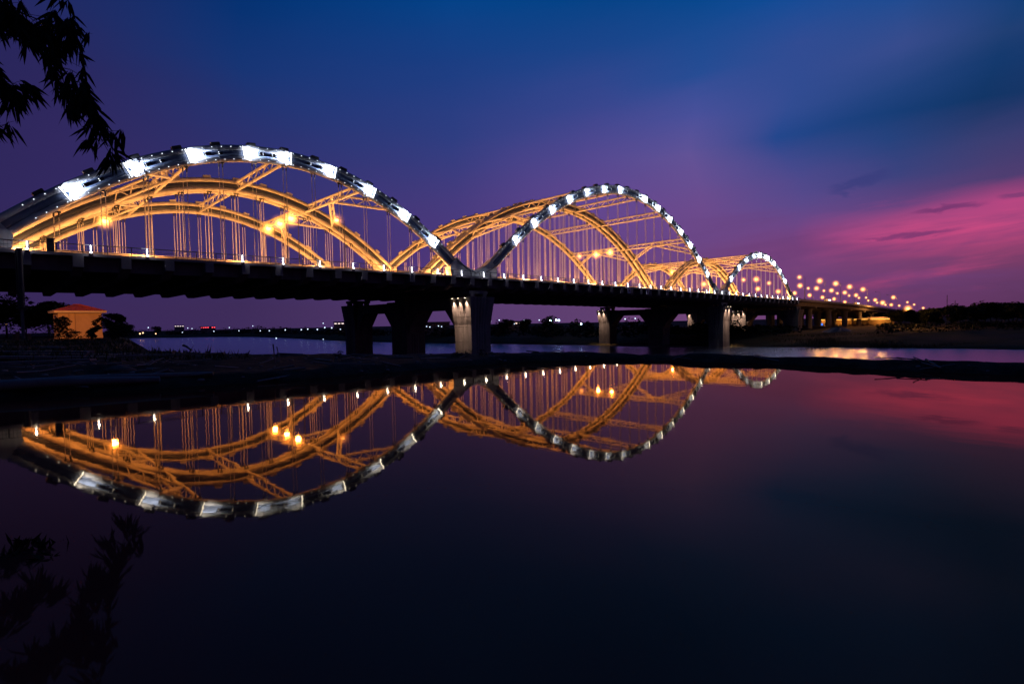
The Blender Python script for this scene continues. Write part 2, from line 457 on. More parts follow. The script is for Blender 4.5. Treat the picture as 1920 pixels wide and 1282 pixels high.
def pier(x, base, label, lights):
    top = zd(x)-4.25
    p = thing('bridge_pier', label, 'bridge pier', (x, 0, base), 0, 'river bridge piers')
    h = top-base
    me = [column_mesh(h, 2.7, 2.8, (.75, .75), 'column'), column_mesh(h, 2.7, 3.4, (.75, .75), 'column')]
    for i, y in enumerate(CYS): link('column', me[1 if i == 1 else 0], p, (-.3, y, 0))
    # cross head with chamfered openings
    mb = MB()
    for i in range(2):
        ya = CYS[i]+(2.85 if i == 0 else 3.45); yb = CYS[i+1]-(3.45 if i == 0 else 2.85)
        zt, zo = h-.15, h-2.5
        poly = [(ya, zt), (ya, zo-5.4), (ya+.9, zo-3.6), (ya+4.2, zo), (yb-4.2, zo), (yb-.9, zo-3.6), (yb, zo-5.4), (yb, zt)]
        mb.prism(poly, -2.45, 1.85, 'x')
    obj('cross_head', mb, m_conc, p)
    for y in CYS:
        mb = MB()
        for dx in (-2, 1.4):
            for dy in (-1.7, 1.7): mb.box((dx, y+dy, h+.35), (1.1, 1.1, .7))
        mb.box((-.3, y, h+1.02), (5.2, 4.4, .66))
        obj('bearing_block', mb, m_conc, p)
    for (lx, ly, ax, ay, en) in lights:
        mb = MB(); mb.box((lx, ly, h-.05), (.36, .36, .3)); mb.box((lx, ly, h-.22), (.22, .22, .03), mi=1)
        obj('downlight', mb, [m_black, m_spotw], p)
        lamp('SPOT', 'downlight_spot', (lx, ly, h-.35), en*1.7, (1.0, .64, .46), p, .08, aim=(ax*1.5, ay*1.5, -1), angle=60, blend=1)
    return p
XF = -3.55-.3
pier(80, -11.2, PLAB[0], [(XF-.28, 2.1, .13, 0, 2300), (XF-.28, .1, .13, 0, 2000), (XF-.28, -2.2, .13, 0, 2300), (1.2, CYS[1]-4.6, 0, .12, 500)])
pier(200, -11.2, PLAB[1], [(-1.7, -4.0, 0, .12, 2600), (.9, -4.0, 0, .12, 2600), (XF-.28, CYS[2]+2.2, .13, 0, 2300), (XF-.28, CYS[2]-.2, .13, 0, 2300)])
pier(280, -7.2, PLAB[2], [(XF-.28, CYS[1]+2.5, .13, 0, 2600), (XF-.28, CYS[1], .13, 0, 2600), (XF-.28, CYS[1]-2.5, .13, 0, 2600), (XF-.28, CYS[2]+1.5, .13, 0, 2600)])

# ------------------------------------------------------------------ approach viaduct
VE0, VE1 = -2.6, YE1-.3
via = thing('approach_viaduct', 'long dark approach viaduct falling away to the right behind the arches', 'viaduct')
xs = [280.1+8*i for i in range(49)]
mb = MB(); deck_strip(mb, xs, [(VE0, 0), (VE1, 0), (VE1, -.35), (VE1-2.2, -.6), (VE1-3, -2.3), (VE0+3, -2.3), (VE0+2.2, -.6), (VE0, -.35)][::-1])
obj('deck_girder', mb, m_deck, via)
for y in (VE0+.15, VE1-.15):
    mb = MB(); deck_strip(mb, xs, rect(y-.14, y+.14, .004, .75)); obj('parapet', mb, m_railw, via)
    mb = MB(); mb.tube([(x, y, zd(x)+1.1) for x in xs], .05, 6)
    for x in xs: mb.box((x, y, zd(x)+.92), (.1, .1, .34))
    obj('handrail', mb, m_rail, via)
mb = MB(); deck_strip(mb, xs, rect(VE0+3, VE1-3, .005, .06)); obj('road_surface', mb, m_asph, via)
VP = [313, 346, 379, 412, 445, 478]
for i, x in enumerate(VP):
    gz = -6.5; top = zd(x)-3.2
    ordn = ['first', 'second', 'third', 'fourth', 'fifth', 'sixth'][i]
    p = thing('viaduct_pier', ordn+' dark pier under the approach viaduct, counted from the arches', 'bridge pier', (x, 0, gz), 0, 'piers of the approach viaduct')
    for y in (3.5, 18, 34, 48.5):
        mb = MB(); mb.tube([(0, y, 0), (0, y, top-gz-1.5), (0, y, top-gz)], [1.5, 1.5, 2.1], 14); obj('column', mb, m_conc, p)
    mb = MB(); mb.prism([(0, top-gz+.0), (0, top-gz+.8), (52, top-gz+.8), (52, top-gz), (50, top-gz-.9+.9), ], -1.1, 1.1, 'x'); obj('cross_head', mb, m_conc, p)

# ------------------------------------------------------------------ street lamps
def lamp_meshes(h, arm, lit, gr):
    mb = MB(); mb.tube([(0, 0, 0), (0, 0, h*.5), (0, 0, h-.4)], [.12, .09, .06], 8); mb.box((0, 0, .2), (.35, .35, .4))
    me_p = mb.mesh('pole', m_rail)
    mb = MB(); mb.tube([(0, 0, h-.45), (-.05*arm, .25*arm, h-.1), (-.2*arm, arm, h+.12)], [.06, .05, .045], 6)
    me_a = mb.mesh('arm', m_rail)
    mb = MB(); mb.box((-.2*arm, arm+.3, h+.15), (.32, .9, .16)); me_h = mb.mesh('lamp_head', m_dark)
    mb = MB(); mb.ball((-.2*arm, arm+.35, h-.02-gr*.3), gr, 7, 10, sq=(1, 1, .8)); me_g = mb.mesh('lamp_glass', lit)
    return me_p, me_a, me_h, me_g
lamp_proto = {}
def halo_mat(name, c, k, R_):  # self-glowing volume: lamp glare painted as a ball, no real haze
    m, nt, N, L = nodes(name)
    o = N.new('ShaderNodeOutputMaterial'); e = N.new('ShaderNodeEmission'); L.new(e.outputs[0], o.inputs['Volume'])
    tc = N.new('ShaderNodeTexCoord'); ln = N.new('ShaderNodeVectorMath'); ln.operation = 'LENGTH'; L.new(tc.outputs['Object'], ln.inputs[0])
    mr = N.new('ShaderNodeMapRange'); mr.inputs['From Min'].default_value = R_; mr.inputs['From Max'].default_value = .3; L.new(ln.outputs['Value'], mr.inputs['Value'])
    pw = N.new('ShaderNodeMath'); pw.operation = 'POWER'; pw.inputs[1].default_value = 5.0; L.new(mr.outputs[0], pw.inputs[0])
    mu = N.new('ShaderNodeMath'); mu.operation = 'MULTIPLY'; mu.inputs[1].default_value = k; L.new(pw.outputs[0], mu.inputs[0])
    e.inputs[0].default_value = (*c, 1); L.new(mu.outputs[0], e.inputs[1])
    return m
HZ = {}
def halo(parent, loc, kind):
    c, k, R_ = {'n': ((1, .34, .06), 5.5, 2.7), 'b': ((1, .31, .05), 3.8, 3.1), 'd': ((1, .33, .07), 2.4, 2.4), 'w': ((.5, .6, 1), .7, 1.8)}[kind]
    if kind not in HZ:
        g_ = MB(); g_.ball((0, 0, 0), R_, 8, 12); HZ[kind] = g_.mesh('painted_halo', halo_mat('lit haze '+kind, c, k, R_))
    return link('painted_halo', HZ[kind], parent, loc)
def street_lamp(head, deckz, kind, label, group, arm=2.0, cat='street lamp'):
    h = round((head.z-deckz)*2)/2; h = max(5.0, h)
    key = (h, arm, kind)
    if key not in lamp_proto: lamp_proto[key] = lamp_meshes(h, arm, {'b': m_sod, 'd': m_sodd, 'o': m_dark}[kind], {'b': .5, 'd': .38, 'o': .2}[kind])
    me = lamp_proto[key]
    s = -1 if arm < 0 else 1
    t = thing('street_lamp', label, cat, (head.x+.2*arm, head.y-arm-.35, head.z-h+.02), 0, group)
    link('pole', me[0], t); link('arm', me[1], t); hd = link('lamp_head', me[2], t); link('lamp_glass', me[3], hd)
    if kind == 'b': lamp('POINT', 'sodium', (-.2*arm, arm+.35, h-.7-.2), 7500 if head.x > 285 else 1500, (1, .42, .09), t, .5)
    if kind != 'o': halo(t, (-.2*arm, arm+.35, h-.2), 'n' if (kind == 'b' and head.x < 200) else kind)
    return t
G1 = 'sodium street lamps on the arch bridge'
def brl(x, y, h, kind, label, arm=2.0): street_lamp(Vector((x, y, zd(x)+h)), zd(x)+.02, kind, label, G1, arm)
brl(20.6, 37, 11, 'b', 'single bright sodium lamp behind the left half of the nearest arch')
brl(47, 27, 11, 'b', 'left lamp of the row of three behind the nearest arch')
brl(46.7, 20, 11, 'b', 'middle lamp of the row of three behind the nearest arch')
brl(46.3, 13.5, 11, 'b', 'right lamp of the row of three behind the nearest arch')
brl(54.6, 11.5, 11.3, 'd', 'small sodium lamp under the right bracing of the nearest arch')
brl(150, 26, 13, 'd', 'left and dimmest lamp of the row of three inside the tallest arch')
brl(151, 19.6, 13, 'b', 'middle lamp of the row of three inside the tallest arch')
brl(150, 13.5, 13, 'b', 'right lamp of the row of three inside the tallest arch')
for (q, Y, kd, lab) in (((1260, 510), 30, 'b', 'sodium lamp between the right legs of the tallest arch, beside a brace'), ((1320, 532), 30, 'b', 'low sodium lamp just left of the second pier saddle'),
                        ((1418, 523), 20, 'b', 'upper of two bright lamps stacked in the middle of the farthest arch'), ((1421, 541), 38, 'b', 'lower of two bright lamps stacked in the middle of the farthest arch'),
                        ((1459, 546), 38, 'b', 'low bright lamp by the right leg of the farthest arch'), ((1394, 524), 14, 'd', 'dim lamp at the left inside the farthest arch'),
                        ((1442, 530), 14, 'd', 'dim lamp at the right inside the farthest arch')):
    p = at_y(*q, Y); street_lamp(p, zd(p.x), kd, lab, G1)
GA = 'sodium street lamps on the approach viaduct'
k_ = .21875
rowsA = [(0, 'b', 'sodium lamp of the tall front row on the approach viaduct', [(1499, 519), (1537, 526), (1567, 531), (1593, 537), (1618, 542), (1675, 557)]),
         (20, 'b', 'bright sodium lamp of the second row on the approach viaduct', [(1500, 535), (1531, 540), (1559, 544), (1584, 548), (1605, 553), (1641, 562), (1671, 571)]),
         (45, 'b', 'sodium lamp of the lowest row on the approach viaduct', [(1490, 549), (1518, 553), (1542, 557), (1564, 560), (1584, 566), (1655, 567)]),
         (33, 'd', 'faint sodium lamp between the brighter rows on the approach viaduct', [(1515.5, 540), (1545, 544.6), (1570, 549.4), (1592, 553.8), (1610.6, 558), (1624, 557.5), (1628, 563), (1644.5, 567), (1660, 571)]),
         (10, 'd', 'farthest sodium lamp above the trees at the end of the viaduct', [(1686, 572.5), (1701.4, 566.2), (1714, 570.6), (1731, 577)])]
for Y, kd, lab, pts in rowsA:
    for q in pts:
        p = at_y(*q, Y)
        if p.x > 640: p = at_y(*q, -10)
        street_lamp(p, min(zd(min(p.x, 660)), p.z-7), kd if q != (1499, 519) else 'd', lab, lab.replace('lamp', 'lamps', 1))
for q in ((1642, 547), (1663, 553)):
    p = at_y(*q, 0); street_lamp(p, zd(p.x), 'o', 'unlit tall lamp post on the approach viaduct', 'unlit lamp posts on the approach viaduct')
p = at(1702.5, 578, 245); street_lamp(p, p.z-7, 'b', 'bright orange lamp among the treetops right of the viaduct', None)

# minibuses put in for the light streaks on the viaduct
def minibus(x, label):
    t = thing('minibus', label, 'bus', (x, 1.8, zd(x)+.06), 0, 'minibuses on the viaduct'); t.rotation_euler.y = math.atan((zd(x)-zd(x+1)))
    mb = MB(); mb.prism([(-3.2, .45), (-3.2, 2.2), (-2.9, 2.5), (2.4, 2.5), (3.1, 1.5), (3.3, 1.3), (3.3, .45)], -1, 1, 'y'); obj('body', mb, m_white, t)
    mb = MB()
    for s in (-1.01, 1.01): mb.box((-.4, s, 1.85), (4.8, .03, .7))
    obj('streak_band', mb, m_van, t)  # glowing band added to stand for a passing light streak
    for xx in (-2.1, 2.1):
        for s in (-.95, .95):
            mb = MB(); mb.tube([(xx, s-.12, .4), (xx, s+.12, .4)], .4, 12); obj('wheel', mb, m_rub, t)
    for s in (-.7, .7):
        mb = MB(); mb.box((3.31, s, .85), (.06, .3, .2)); obj('headlight', mb, m_van, t)
minibus(339, 'small white minibus with an added glowing side band, left of two on the viaduct')
minibus(399, 'small white minibus with an added glowing side band, right of two on the viaduct')

# ------------------------------------------------------------------ ground near the camera
import numpy as np
rng = np.random.default_rng(3)
POOLP = [(-14, -83.0), (-6, -82.4), (0, -82.2), (4.1, -82.3), (5.15, -82.57), (6.34, -83.1), (8.08, -83.2), (9.3, -83.3), (10.36, -83.47), (11.2, -83.9), (11.71, -84.36), (12.1, -85.38), (12.2, -87.4), (12.05, -88.66), (12.1, -89.6), (11.9, -92), (11, -95), (7, -96), (2, -93.2), (-6, -92.8), (-14, -93)]
EDGE = [(11.2, -99), (12.7, -93), (12.75, -89.7), (12.75, -87.4), (12.65, -85.2), (12.17, -83.6), (11.3, -82.55), (9.73, -80.45), (8.31, -77.39), (7.0, -70.54), (9.55, -53.48), (12.24, -35.17), (14.89, -16.82), (19.04, 14.0), (24, 60), (20, 160), (-40, 240), (-400, 300), (-400, -200), (8, -160)]
def scaled(P, k):                    # push the shoreline points that lie ahead of the viewpoint outwards
    return [(CAM.x+(x-CAM.x)*k, CAM.y+(y-CAM.y)*k) if y > CAM.y-1.5 and math.hypot(x-CAM.x, y-CAM.y) < 22 else (x, y) for x, y in P]
POOLP = scaled(POOLP, 1.155); EDGE = scaled(EDGE, 1.125)
def sdist(px, py, poly):
    d = np.full(px.shape, 1e9); ins = np.zeros(px.shape, bool); n = len(poly)
    for i in range(n):
        ax, ay = poly[i]; bx, by = poly[(i+1) % n]; ex, ey = bx-ax, by-ay
        t = np.clip(((px-ax)*ex+(py-ay)*ey)/(ex*ex+ey*ey), 0, 1)
        d = np.minimum(d, np.hypot(px-ax-t*ex, py-ay-t*ey))
        c = ((ay > py) != (by > py)) & (px < ex*(py-ay)/(ey if ey else 1e-9)+ax); ins ^= c
    return np.where(ins, d, -d)
def fnoise(x, y, f, n=14, seed=0):
    g = np.random.default_rng(seed); z = 0
    for i in range(n):
        a = g.uniform(0, 6.28); k = f*g.uniform(.6, 1.8); z = z+np.sin((x*np.cos(a)+y*np.sin(a))*k+g.uniform(0, 6.28))
    return z/math.sqrt(n)
def ground_h(x, y):
    sp = sdist(x, y, POOLP)+.07*fnoise(x, y, 2.2, seed=8)+.03*fnoise(x, y, 7., seed=18); se = sdist(x, y, EDGE)+.10*fnoise(x, y, 1.6, seed=9)+.04*fnoise(x, y, 6., seed=19)
    land = -.685+.018*fnoise(x, y, 3.0, seed=1)+.02*fnoise(x, y, .8, seed=2)+.010*fnoise(x, y, 9., seed=3)
    land = land+.05*np.clip(fnoise(x*.35, y*2.2, 1.6, seed=5), 0, 3)*np.clip((9.5-x)/3, 0, 1)*np.clip((y+82)/2, 0, 1)
    far = np.clip((np.hypot(x-4, y+90)-14)/14, 0, 1)
    land = land+far*(.025*fnoise(x, y, .5, seed=6)-.10)
    z = np.where(se > 0, land, land+se*.75)
    z = np.maximum(z, -12.5)
    shore = POOL-sp*.55
    return np.where(sp > 0, np.maximum(POOL-.06-sp*.35, -1.8), np.minimum(z, np.maximum(shore, -12.5)+0*z) if False else np.where(se > 0, np.minimum(z, POOL-.005-sp*.42), z))
def axis(lo, a, b, hi, st, g=1.12):
    v = list(np.arange(a, b, st)); s = st; x = b
    while x < hi: v.append(x); s *= g; x += s
    v.append(hi); s = st; x = a-st; L = []
    while x > lo: L.append(x); s *= g; x -= s
    return np.array([lo]+L[::-1]+v)
gx = axis(-260, -7, 15.2, 60, .11); gy = axis(-180, -93.2, -72, 230, .11)
GX, GY = np.meshgrid(gx, gy); GZ = ground_h(GX, GY)
def gh(x, y):                      # height read back from the ground grid
    i = min(max(int(np.searchsorted(gx, x))-1, 0), len(gx)-2); j = min(max(int(np.searchsorted(gy, y))-1, 0), len(gy)-2)
    u = (x-gx[i])/(gx[i+1]-gx[i]); v = (y-gy[j])/(gy[j+1]-gy[j])
    return float((GZ[j, i]*(1-u)+GZ[j, i+1]*u)*(1-v)+(GZ[j+1, i]*(1-u)+GZ[j+1, i+1]*u)*v)
def grid_obj(name, X, Y, Z, mat):
    h, w = X.shape; me = bpy.data.meshes.new(name)
    V = np.stack([X, Y, Z], -1).reshape(-1, 3)
    i = np.arange(h*w).reshape(h, w)
    Fq = np.stack([i[:-1, :-1], i[:-1, 1:], i[1:, 1:], i[1:, :-1]], -1).reshape(-1, 4)
    me.vertices.add(len(V)); me.vertices.foreach_set('co', V.ravel().astype(np.float32))
    me.loops.add(Fq.size); me.loops.foreach_set('vertex_index', Fq.ravel().astype(np.int32))
    me.polygons.add(len(Fq)); me.polygons.foreach_set('loop_start', (np.arange(len(Fq))*4).astype(np.int32))
    me.polygons.foreach_set('use_smooth', [True]*len(Fq))
    me.materials.append(mat); me.update(); me.validate(); return link(name, me)
struct(grid_obj('ground', GX, GY, GZ, m_mud))

def water_mat(name, rough, bs, scale, strength, ior, deep, dist=.05, tint=(.96, .96, .98), fpow=1.0):
    m, nt, N, L = nodes(name)
    o = N.new('ShaderNodeOutputMaterial'); mx = N.new('ShaderNodeMixShader'); L.new(mx.outputs[0], o.inputs[0])
    d = N.new('ShaderNodeBsdfDiffuse'); d.inputs[0].default_value = (*deep, 1)
    g = N.new('ShaderNodeBsdfGlossy'); g.inputs['Roughness'].default_value = rough; g.inputs[0].default_value = (*tint, 1)
    f = N.new('ShaderNodeFresnel'); f.inputs['IOR'].default_value = ior
    pw = N.new('ShaderNodeMath'); pw.operation = 'POWER'; pw.inputs[1].default_value = fpow; L.new(f.outputs[0], pw.inputs[0])
    L.new(pw.outputs[0], mx.inputs[0]); L.new(d.outputs[0], mx.inputs[1]); L.new(g.outputs[0], mx.inputs[2])
    tc = N.new('ShaderNodeTexCoord'); mp = N.new('ShaderNodeMapping'); mp.inputs['Scale'].default_value = bs
    mp.inputs['Rotation'].default_value = (0, 0, CY)
    L.new(tc.outputs['Object'], mp.inputs[0])
    nz = N.new('ShaderNodeTexNoise'); nz.inputs['Scale'].default_value = scale; nz.inputs['Detail'].default_value = 3
    L.new(mp.outputs[0], nz.inputs['Vector'])
    b = N.new('ShaderNodeBump'); b.inputs['Strength'].default_value = strength; b.inputs['Distance'].default_value = dist
    L.new(nz.outputs['Fac'], b.inputs['Height'])
    for q in (g, f): L.new(b.outputs[0], q.inputs['Normal'])
    return m
m_pool = water_mat('still pool water', .022, (1, .55, 1), 5.0, .04, 1.42, (.11, .022, .018), .010, (1, .75, .46), 1.10)
m_river = water_mat('river water', .25, (1, .5, 1), .7, .28, 1.36, (.014, .008, .014), .10)
mb = MB(); P_ = [(-18, -80.0), (0, -79.9), (6, -80.6), (9.2, -81.0), (11.4, -81.4), (12.8, -82.3), (13.6, -83.9), (13.7, -86.8), (13.65, -90), (13.0, -95), (8, -98), (-18, -95)]
mb.add([(x, y, POOL) for x, y in P_], [tuple(range(len(P_)))[::-1]]); struct(obj('pool_water', mb, m_pool))
mb = MB(); mb.add([(-900, -2500, WATER), (3000, -2500, WATER), (3000, 3500, WATER), (-900, 3500, WATER)], [(0, 1, 2, 3)]); struct(obj('river_water', mb, m_river))
mb = MB(); mb.add([(-6000, -6000, -13.5), (7000, -6000, -13.5), (7000, 8000, -13.5), (-6000, 8000, -13.5)], [(0, 1, 2, 3)]); struct(obj('river_bed', mb, m_bank))

# far bank: rows run inland from the shoreline
SH = [(-600, 1500), (-120, 1150), (68, 893), (120, 770), (172, 704), (215, 640), (225, 560), (203.6, 390), (181, 252), (180.5, 195.5), (183.7, 140), (190, 103), (193, 63), (197, 32), (201, 4.3), (205.5, -17), (210, -28), (212.7, -43.6), (214.8, -57), (217.2, -70), (217.6, -82), (214, -130), (200, -220), (150, -400), (0, -900)]
def resamp(P, n):
    P = np.array(P, float); d = np.r_[0, np.cumsum(np.hypot(*np.diff(P, axis=0).T))]
    # keep many samples near the bridge
    t = np.concatenate([np.linspace(0, d[5], 24)[:-1], np.linspace(d[5], d[20], n)[:-1], np.linspace(d[20], d[-1], 30)])
    return np.stack([np.interp(t, d, P[:, 0]), np.interp(t, d, P[:, 1])], -1)
S = resamp(SH, 150)
Dv = S-np.array([CAM.x, CAM.y]); Dn = Dv/np.linalg.norm(Dv, axis=1, keepdims=True)
rows = [(-3, -11.6), (0, -10.55), (1.2, -10.0), (5, -9.6), (14, -8.8), (26, -8.0), (40, -7.3), (55, -6.6), (75, -6.0), (100, -5.8), (140, -5.6), (220, -6.2), (400, -7.5), (1200, -9.5), (4500, -10)]
BX, BY, BZ = [], [], []
for i, (o, z) in enumerate(rows):
    q = S+Dn*o
    if o < 500: q = q+Dn*(.9*fnoise(q[:, 0], q[:, 1], .35, seed=21+i))[:, None]*(.6+o*.03 if o > 0 else .6)
    BX.append(q[:, 0]); BY.append(q[:, 1])
    BZ.append(z+(0.28*fnoise(q[:, 0], q[:, 1], .25, seed=40+i)*min(1, o/8) if o > 0 else 0*q[:, 0]))
struct(grid_obj('far_bank', np.array(BX), np.array(BY), np.array(BZ), m_bank))

# sand bar round the second pier, sand heap on the far bank
def mound(name, cx, cy, rx, ry, h, base, mat, rz=0, n=40, m=14, seed=1):
    mb = MB(); vs = [(cx, cy, base+h)]; c, s = math.cos(rz), math.sin(rz); g = random.Random(seed); ph = [g.uniform(0, 6) for _ in range(5)]
    for i in range(1, m+1):
        for j in range(n):
            a = 2*math.pi*j/n; k = 1+.14*math.sin(2*a+ph[0])+.1*math.sin(5*a+ph[1])+.05*math.sin(9*a+ph[2]); r = i/m
            u, v = rx*r*k*math.cos(a), ry*r*k*math.sin(a)
            vs.append((cx+u*c-v*s, cy+u*s+v*c, base+h*(math.cos(r*math.pi)*.5+.5)*(1+.12*math.sin(7*a+r*9+ph[3]))-(.3 if i == m else 0)))
    fs = [(0, 1+j, 1+(j+1) % n) for j in range(n)]+[(1+i*n+j, 1+(i+1)*n+j, 1+(i+1)*n+(j+1) % n, 1+i*n+(j+1) % n) for i in range(m-1) for j in range(n)]
    mb.add(vs, fs, True); return obj(name, mb, mat)
struct(mound('sandbar', 197, 24, 9, 40, .45, WATER-.1, m_sand, 0, seed=4))
p = at(1572, 630, 232); tag(mound('sand_heap', p.x, p.y, 13, 9, 4.2, p.z-.6, m_sand, -.6, seed=9), 'pale sand heap on the far bank under the approach viaduct', 'sand heap')

# ------------------------------------------------------------------ vegetation
def leaf_cloud(mb, centers, n, size, g, flat=.6, mi=0):
    vs, fs = [], []
    for k in range(n):
        c, r = g.choice(centers)
        while True:
            d = Vector((g.uniform(-1, 1), g.uniform(-1, 1), g.uniform(-1, 1)))
            if .15 < d.length < 1: break
        d = d.normalized()*(d.length**.45)
        p = Vector(c)+Vector((d.x*r[0], d.y*r[1], d.z*r[2])); s = size*g.uniform(.5, 1.3)
        u = Vector((g.uniform(-1, 1), g.uniform(-1, 1), g.uniform(-.5, .5))).normalized(); w = u.cross(Vector((g.uniform(-1, 1), g.uniform(-1, 1), g.uniform(-1, 1)))).normalized()
        i = len(vs); vs += [p-u*s, p-w*s*.35, p+u*s, p+w*s*.35]; fs.append((i, i+1, i+2, i+3))
    mb.add(vs, fs, mi=mi)
def make_tree(name, label, cat, loc, h, w, leaves, seed, size, group=None, trunk=.35, kind='round', mat=None):
    g = random.Random(seed); t = thing(name, label, cat, loc, g.uniform(0, 6), group)
    mb = MB(); th = h*trunk
    mb.tube([(0, 0, -.4), (.03*h, 0, th*.6), (.02*h, .02*h, th*1.15), (.0, .0, h*.75)], [h*.026, h*.02, h*.016, h*.006], 8)
    cs = []
    for k in range(g.randint(7, 10)):
        a = g.uniform(0, 6.28); rr = w*.5*g.uniform(.2, .8); z = th+(h-th)*g.uniform(.1, .85)
        if kind == 'umbrella': z = h*g.uniform(.72, .93)
        q = Vector((math.cos(a)*rr, math.sin(a)*rr, z)); rad = w*g.uniform(.16, .3)
        cs.append((q, (rad, rad, rad*(.35 if kind == 'umbrella' else .75))))
        mb.tube([(0.02*h, .01*h, min(th*1.1, z*.8)), q*.55+Vector((0, 0, z*.3)), q], [h*.011, h*.007, h*.003], 5, cap=False)
    cs.append((Vector((0, 0, h*.88)), (w*.2, w*.2, h*.12)))
    obj('trunk', mb, m_bark, t)
    mb = MB(); leaf_cloud(mb, cs, leaves, size, g); obj('crown', mb, mat or m_leaf, t)
    return t
# trees beyond the left bank, by the house
for (px, py, w, h, wd, sd, lab) in ((12, 636, 74, 5.2, 7.5, 1, 'dark round tree at the far left under the bridge deck'),
                                   (48, 634, 80, 4.6, 6.5, 2, 'dark tree behind the pole, left of the orange house'),
                                   (92, 632, 66, 4.4, 5.2, 3, 'taller dark tree touching the left side of the orange house')):
    p = at(px, py, w); make_tree('broadleaf_tree', lab, 'tree', (p.x, p.y, -.75), h, wd, 2600, sd, .3, 'trees by the orange house')
def shrub(px, py, w, h, wd, sd, lab, n=900, size=.16, mat=None):
    p = at(px, py, w); return make_tree('shrub', lab, 'shrub', (p.x, p.y, -.72), h, wd, n, sd, size, 'shrubs round the orange house', trunk=.12, mat=mat or m_leafb)
shrub(214, 641, 47, 2.2, 2.3, 11, 'big dense shrub against the right side of the orange house', 2600, .15, m_leaf)
shrub(224, 645, 40, 1.3, 2.0, 12, 'low shrub at the river edge, right of the big shrub', 1300, .1, m_leaf)
shrub(112, 641, 45, 1.9, 1.7, 13, 'leafy shrub in front of the left corner of the orange house', 700, .14)
shrub(176, 642, 44, .95, 1.0, 14, 'leafy shrub in front of the right corner of the orange house', 650, .15)
shrub(140, 643, 40, .7, 2.2, 15, 'low weeds at the foot of the orange house front', 500, .1)

for px, hh, sd, lab in ((637, .10, 71, 'low dark tuft on the bank crest left of the nearest pier'), (857, .07, 72, 'left tuft of three in front of the lit pier foot'), (873, .10, 73, 'middle tuft of three in front of the lit pier foot'), (904, .12, 74, 'right and biggest tuft of three in front of the lit pier foot')):
    p = at(px, 664, 11.0); make_tree('bank_tuft', lab, 'plant', (p.x, p.y, gh(p.x, p.y)-.02), hh+.04, .26, 130, sd, .02, 'tufts on the bank crest', trunk=.1)
# right hand tree line on the far bank
crowns = []
protoT = []
for k in range(5):
    protoT.append(None)
gt = random.Random(5); idx = 0
desc = ['tall flat topped', 'round headed', 'broad ragged', 'slim upright', 'low spreading']
x = 1672
places = []
while x < 1990:
    places.append((x, gt.uniform(225, 300))); x += gt.uniform(7, 13)
for j, (px, w) in enumerate(places):
    k = j % 5
    topy = 583-8*min(1, max(0, (px-1690)/70))-9*min(1, max(0, (px-1780)/100))+gt.uniform(-3, 5)
    hor = 587.4+(1920-px)*.019
    h = 5.6+(hor-topy)*w/CF+gt.uniform(-.5, .5)
    b = at(px, hor+5.9/w*CF, w); loc = (b.x, b.y, -6.1)
    lab = 'one of the %s dark trees of the right bank tree line' % desc[k]
    grp = '%s trees of the right bank tree line' % desc[k]
    if protoT[k] is None:
        protoT[k] = (make_tree('bank_tree', lab, 'tree', loc, h, h*(.95, .9, 1.2, .7, 1.3)[k], 1500, 60+k, .62, grp, kind='umbrella' if k in (0, 4) else 'round'), h)
    else: dup(protoT[k][0], loc, gt.uniform(0, 6), lab, grp, h/protoT[k][1])
# undergrowth that joins the trees
g = random.Random(77); mb = MB(); cs = []
for i in range(150):
    px = g.uniform(1655, 2010); w = g.uniform(205, 300); hor = 587.4+(1920-px)*.019
    b = at(px, hor+5.9/w*CF, w); cs.append((Vector((b.x, b.y, -5.4)), (3.4, 3.4, g.uniform(1.0, 2.6))))
leaf_cloud(mb, cs, 9000, .6, g); stuff(obj('undergrowth', mb, m_leaf))
# riverside reeds and grass on the far bank, right
mb = MB(); g = random.Random(78)
vs, fs = [], []
for i in range(16000):
    px = 1450+560*g.random()**.7; hor = 587.4+(1920-px)*.019; w = g.uniform(168, 226)
    if math.sin(px*.05)+math.sin(px*.021+w*.2)+math.sin(w*.35) < g.uniform(-1.6, 1.4): continue
    dz = -10.2+ (w-160)/70*3.6
    b = at(px, hor+(-dz)/w*CF, w); h = g.uniform(.2, 1.0)*(.4+.6*min(1, (px-1450)/150)); d = g.uniform(-.35, .35); a = RT0*.07
    base = Vector((b.x, b.y, b.z-.5)); i0 = len(vs)
    vs += [base-a, base+a, base+RT0*d+Vector((0, 0, h+.5))]; fs.append((i0, i0+1, i0+2))
mb.add(vs, fs); stuff(obj('reeds', mb, m_leafb))

# far wood along the left and middle far shore
mb = MB(); g = random.Random(31); cs = []
for i in range(420):
    px = g.uniform(-60, 1500); t = g.random()
    # depth of the shoreline in that direction, then a little inland
    sh = np.interp(px, [100, 240, 325, 475, 560, 655, 737, 850, 955, 1080, 1200, 1330, 1450], [760, 560, 660, 610, 450, 340, 300, 265, 245, 225, 212, 205, 200])
    w = sh+8+t*90; hor = 605.6+(960-px)*.019
    b = at(px, hor+6/w*CF, w); hh = g.uniform(2.0, 4.8)*(.55+.95*abs(math.sin(px*.043+math.sin(px*.013)*2)))*(1.15 if 600 < px < 1200 else .95)*(1.2 if w > 500 else .8); r = g.uniform(2.5, 6)*(1.3 if w > 450 else .8)
    if px > 1380: hh *= .6
    cs.append((Vector((b.x, b.y, -6+hh*.5)), (r, r, hh*.75)))
leaf_cloud(mb, cs, 26000, 1.0, g); stuff(obj('far_wood', mb, m_leaf))
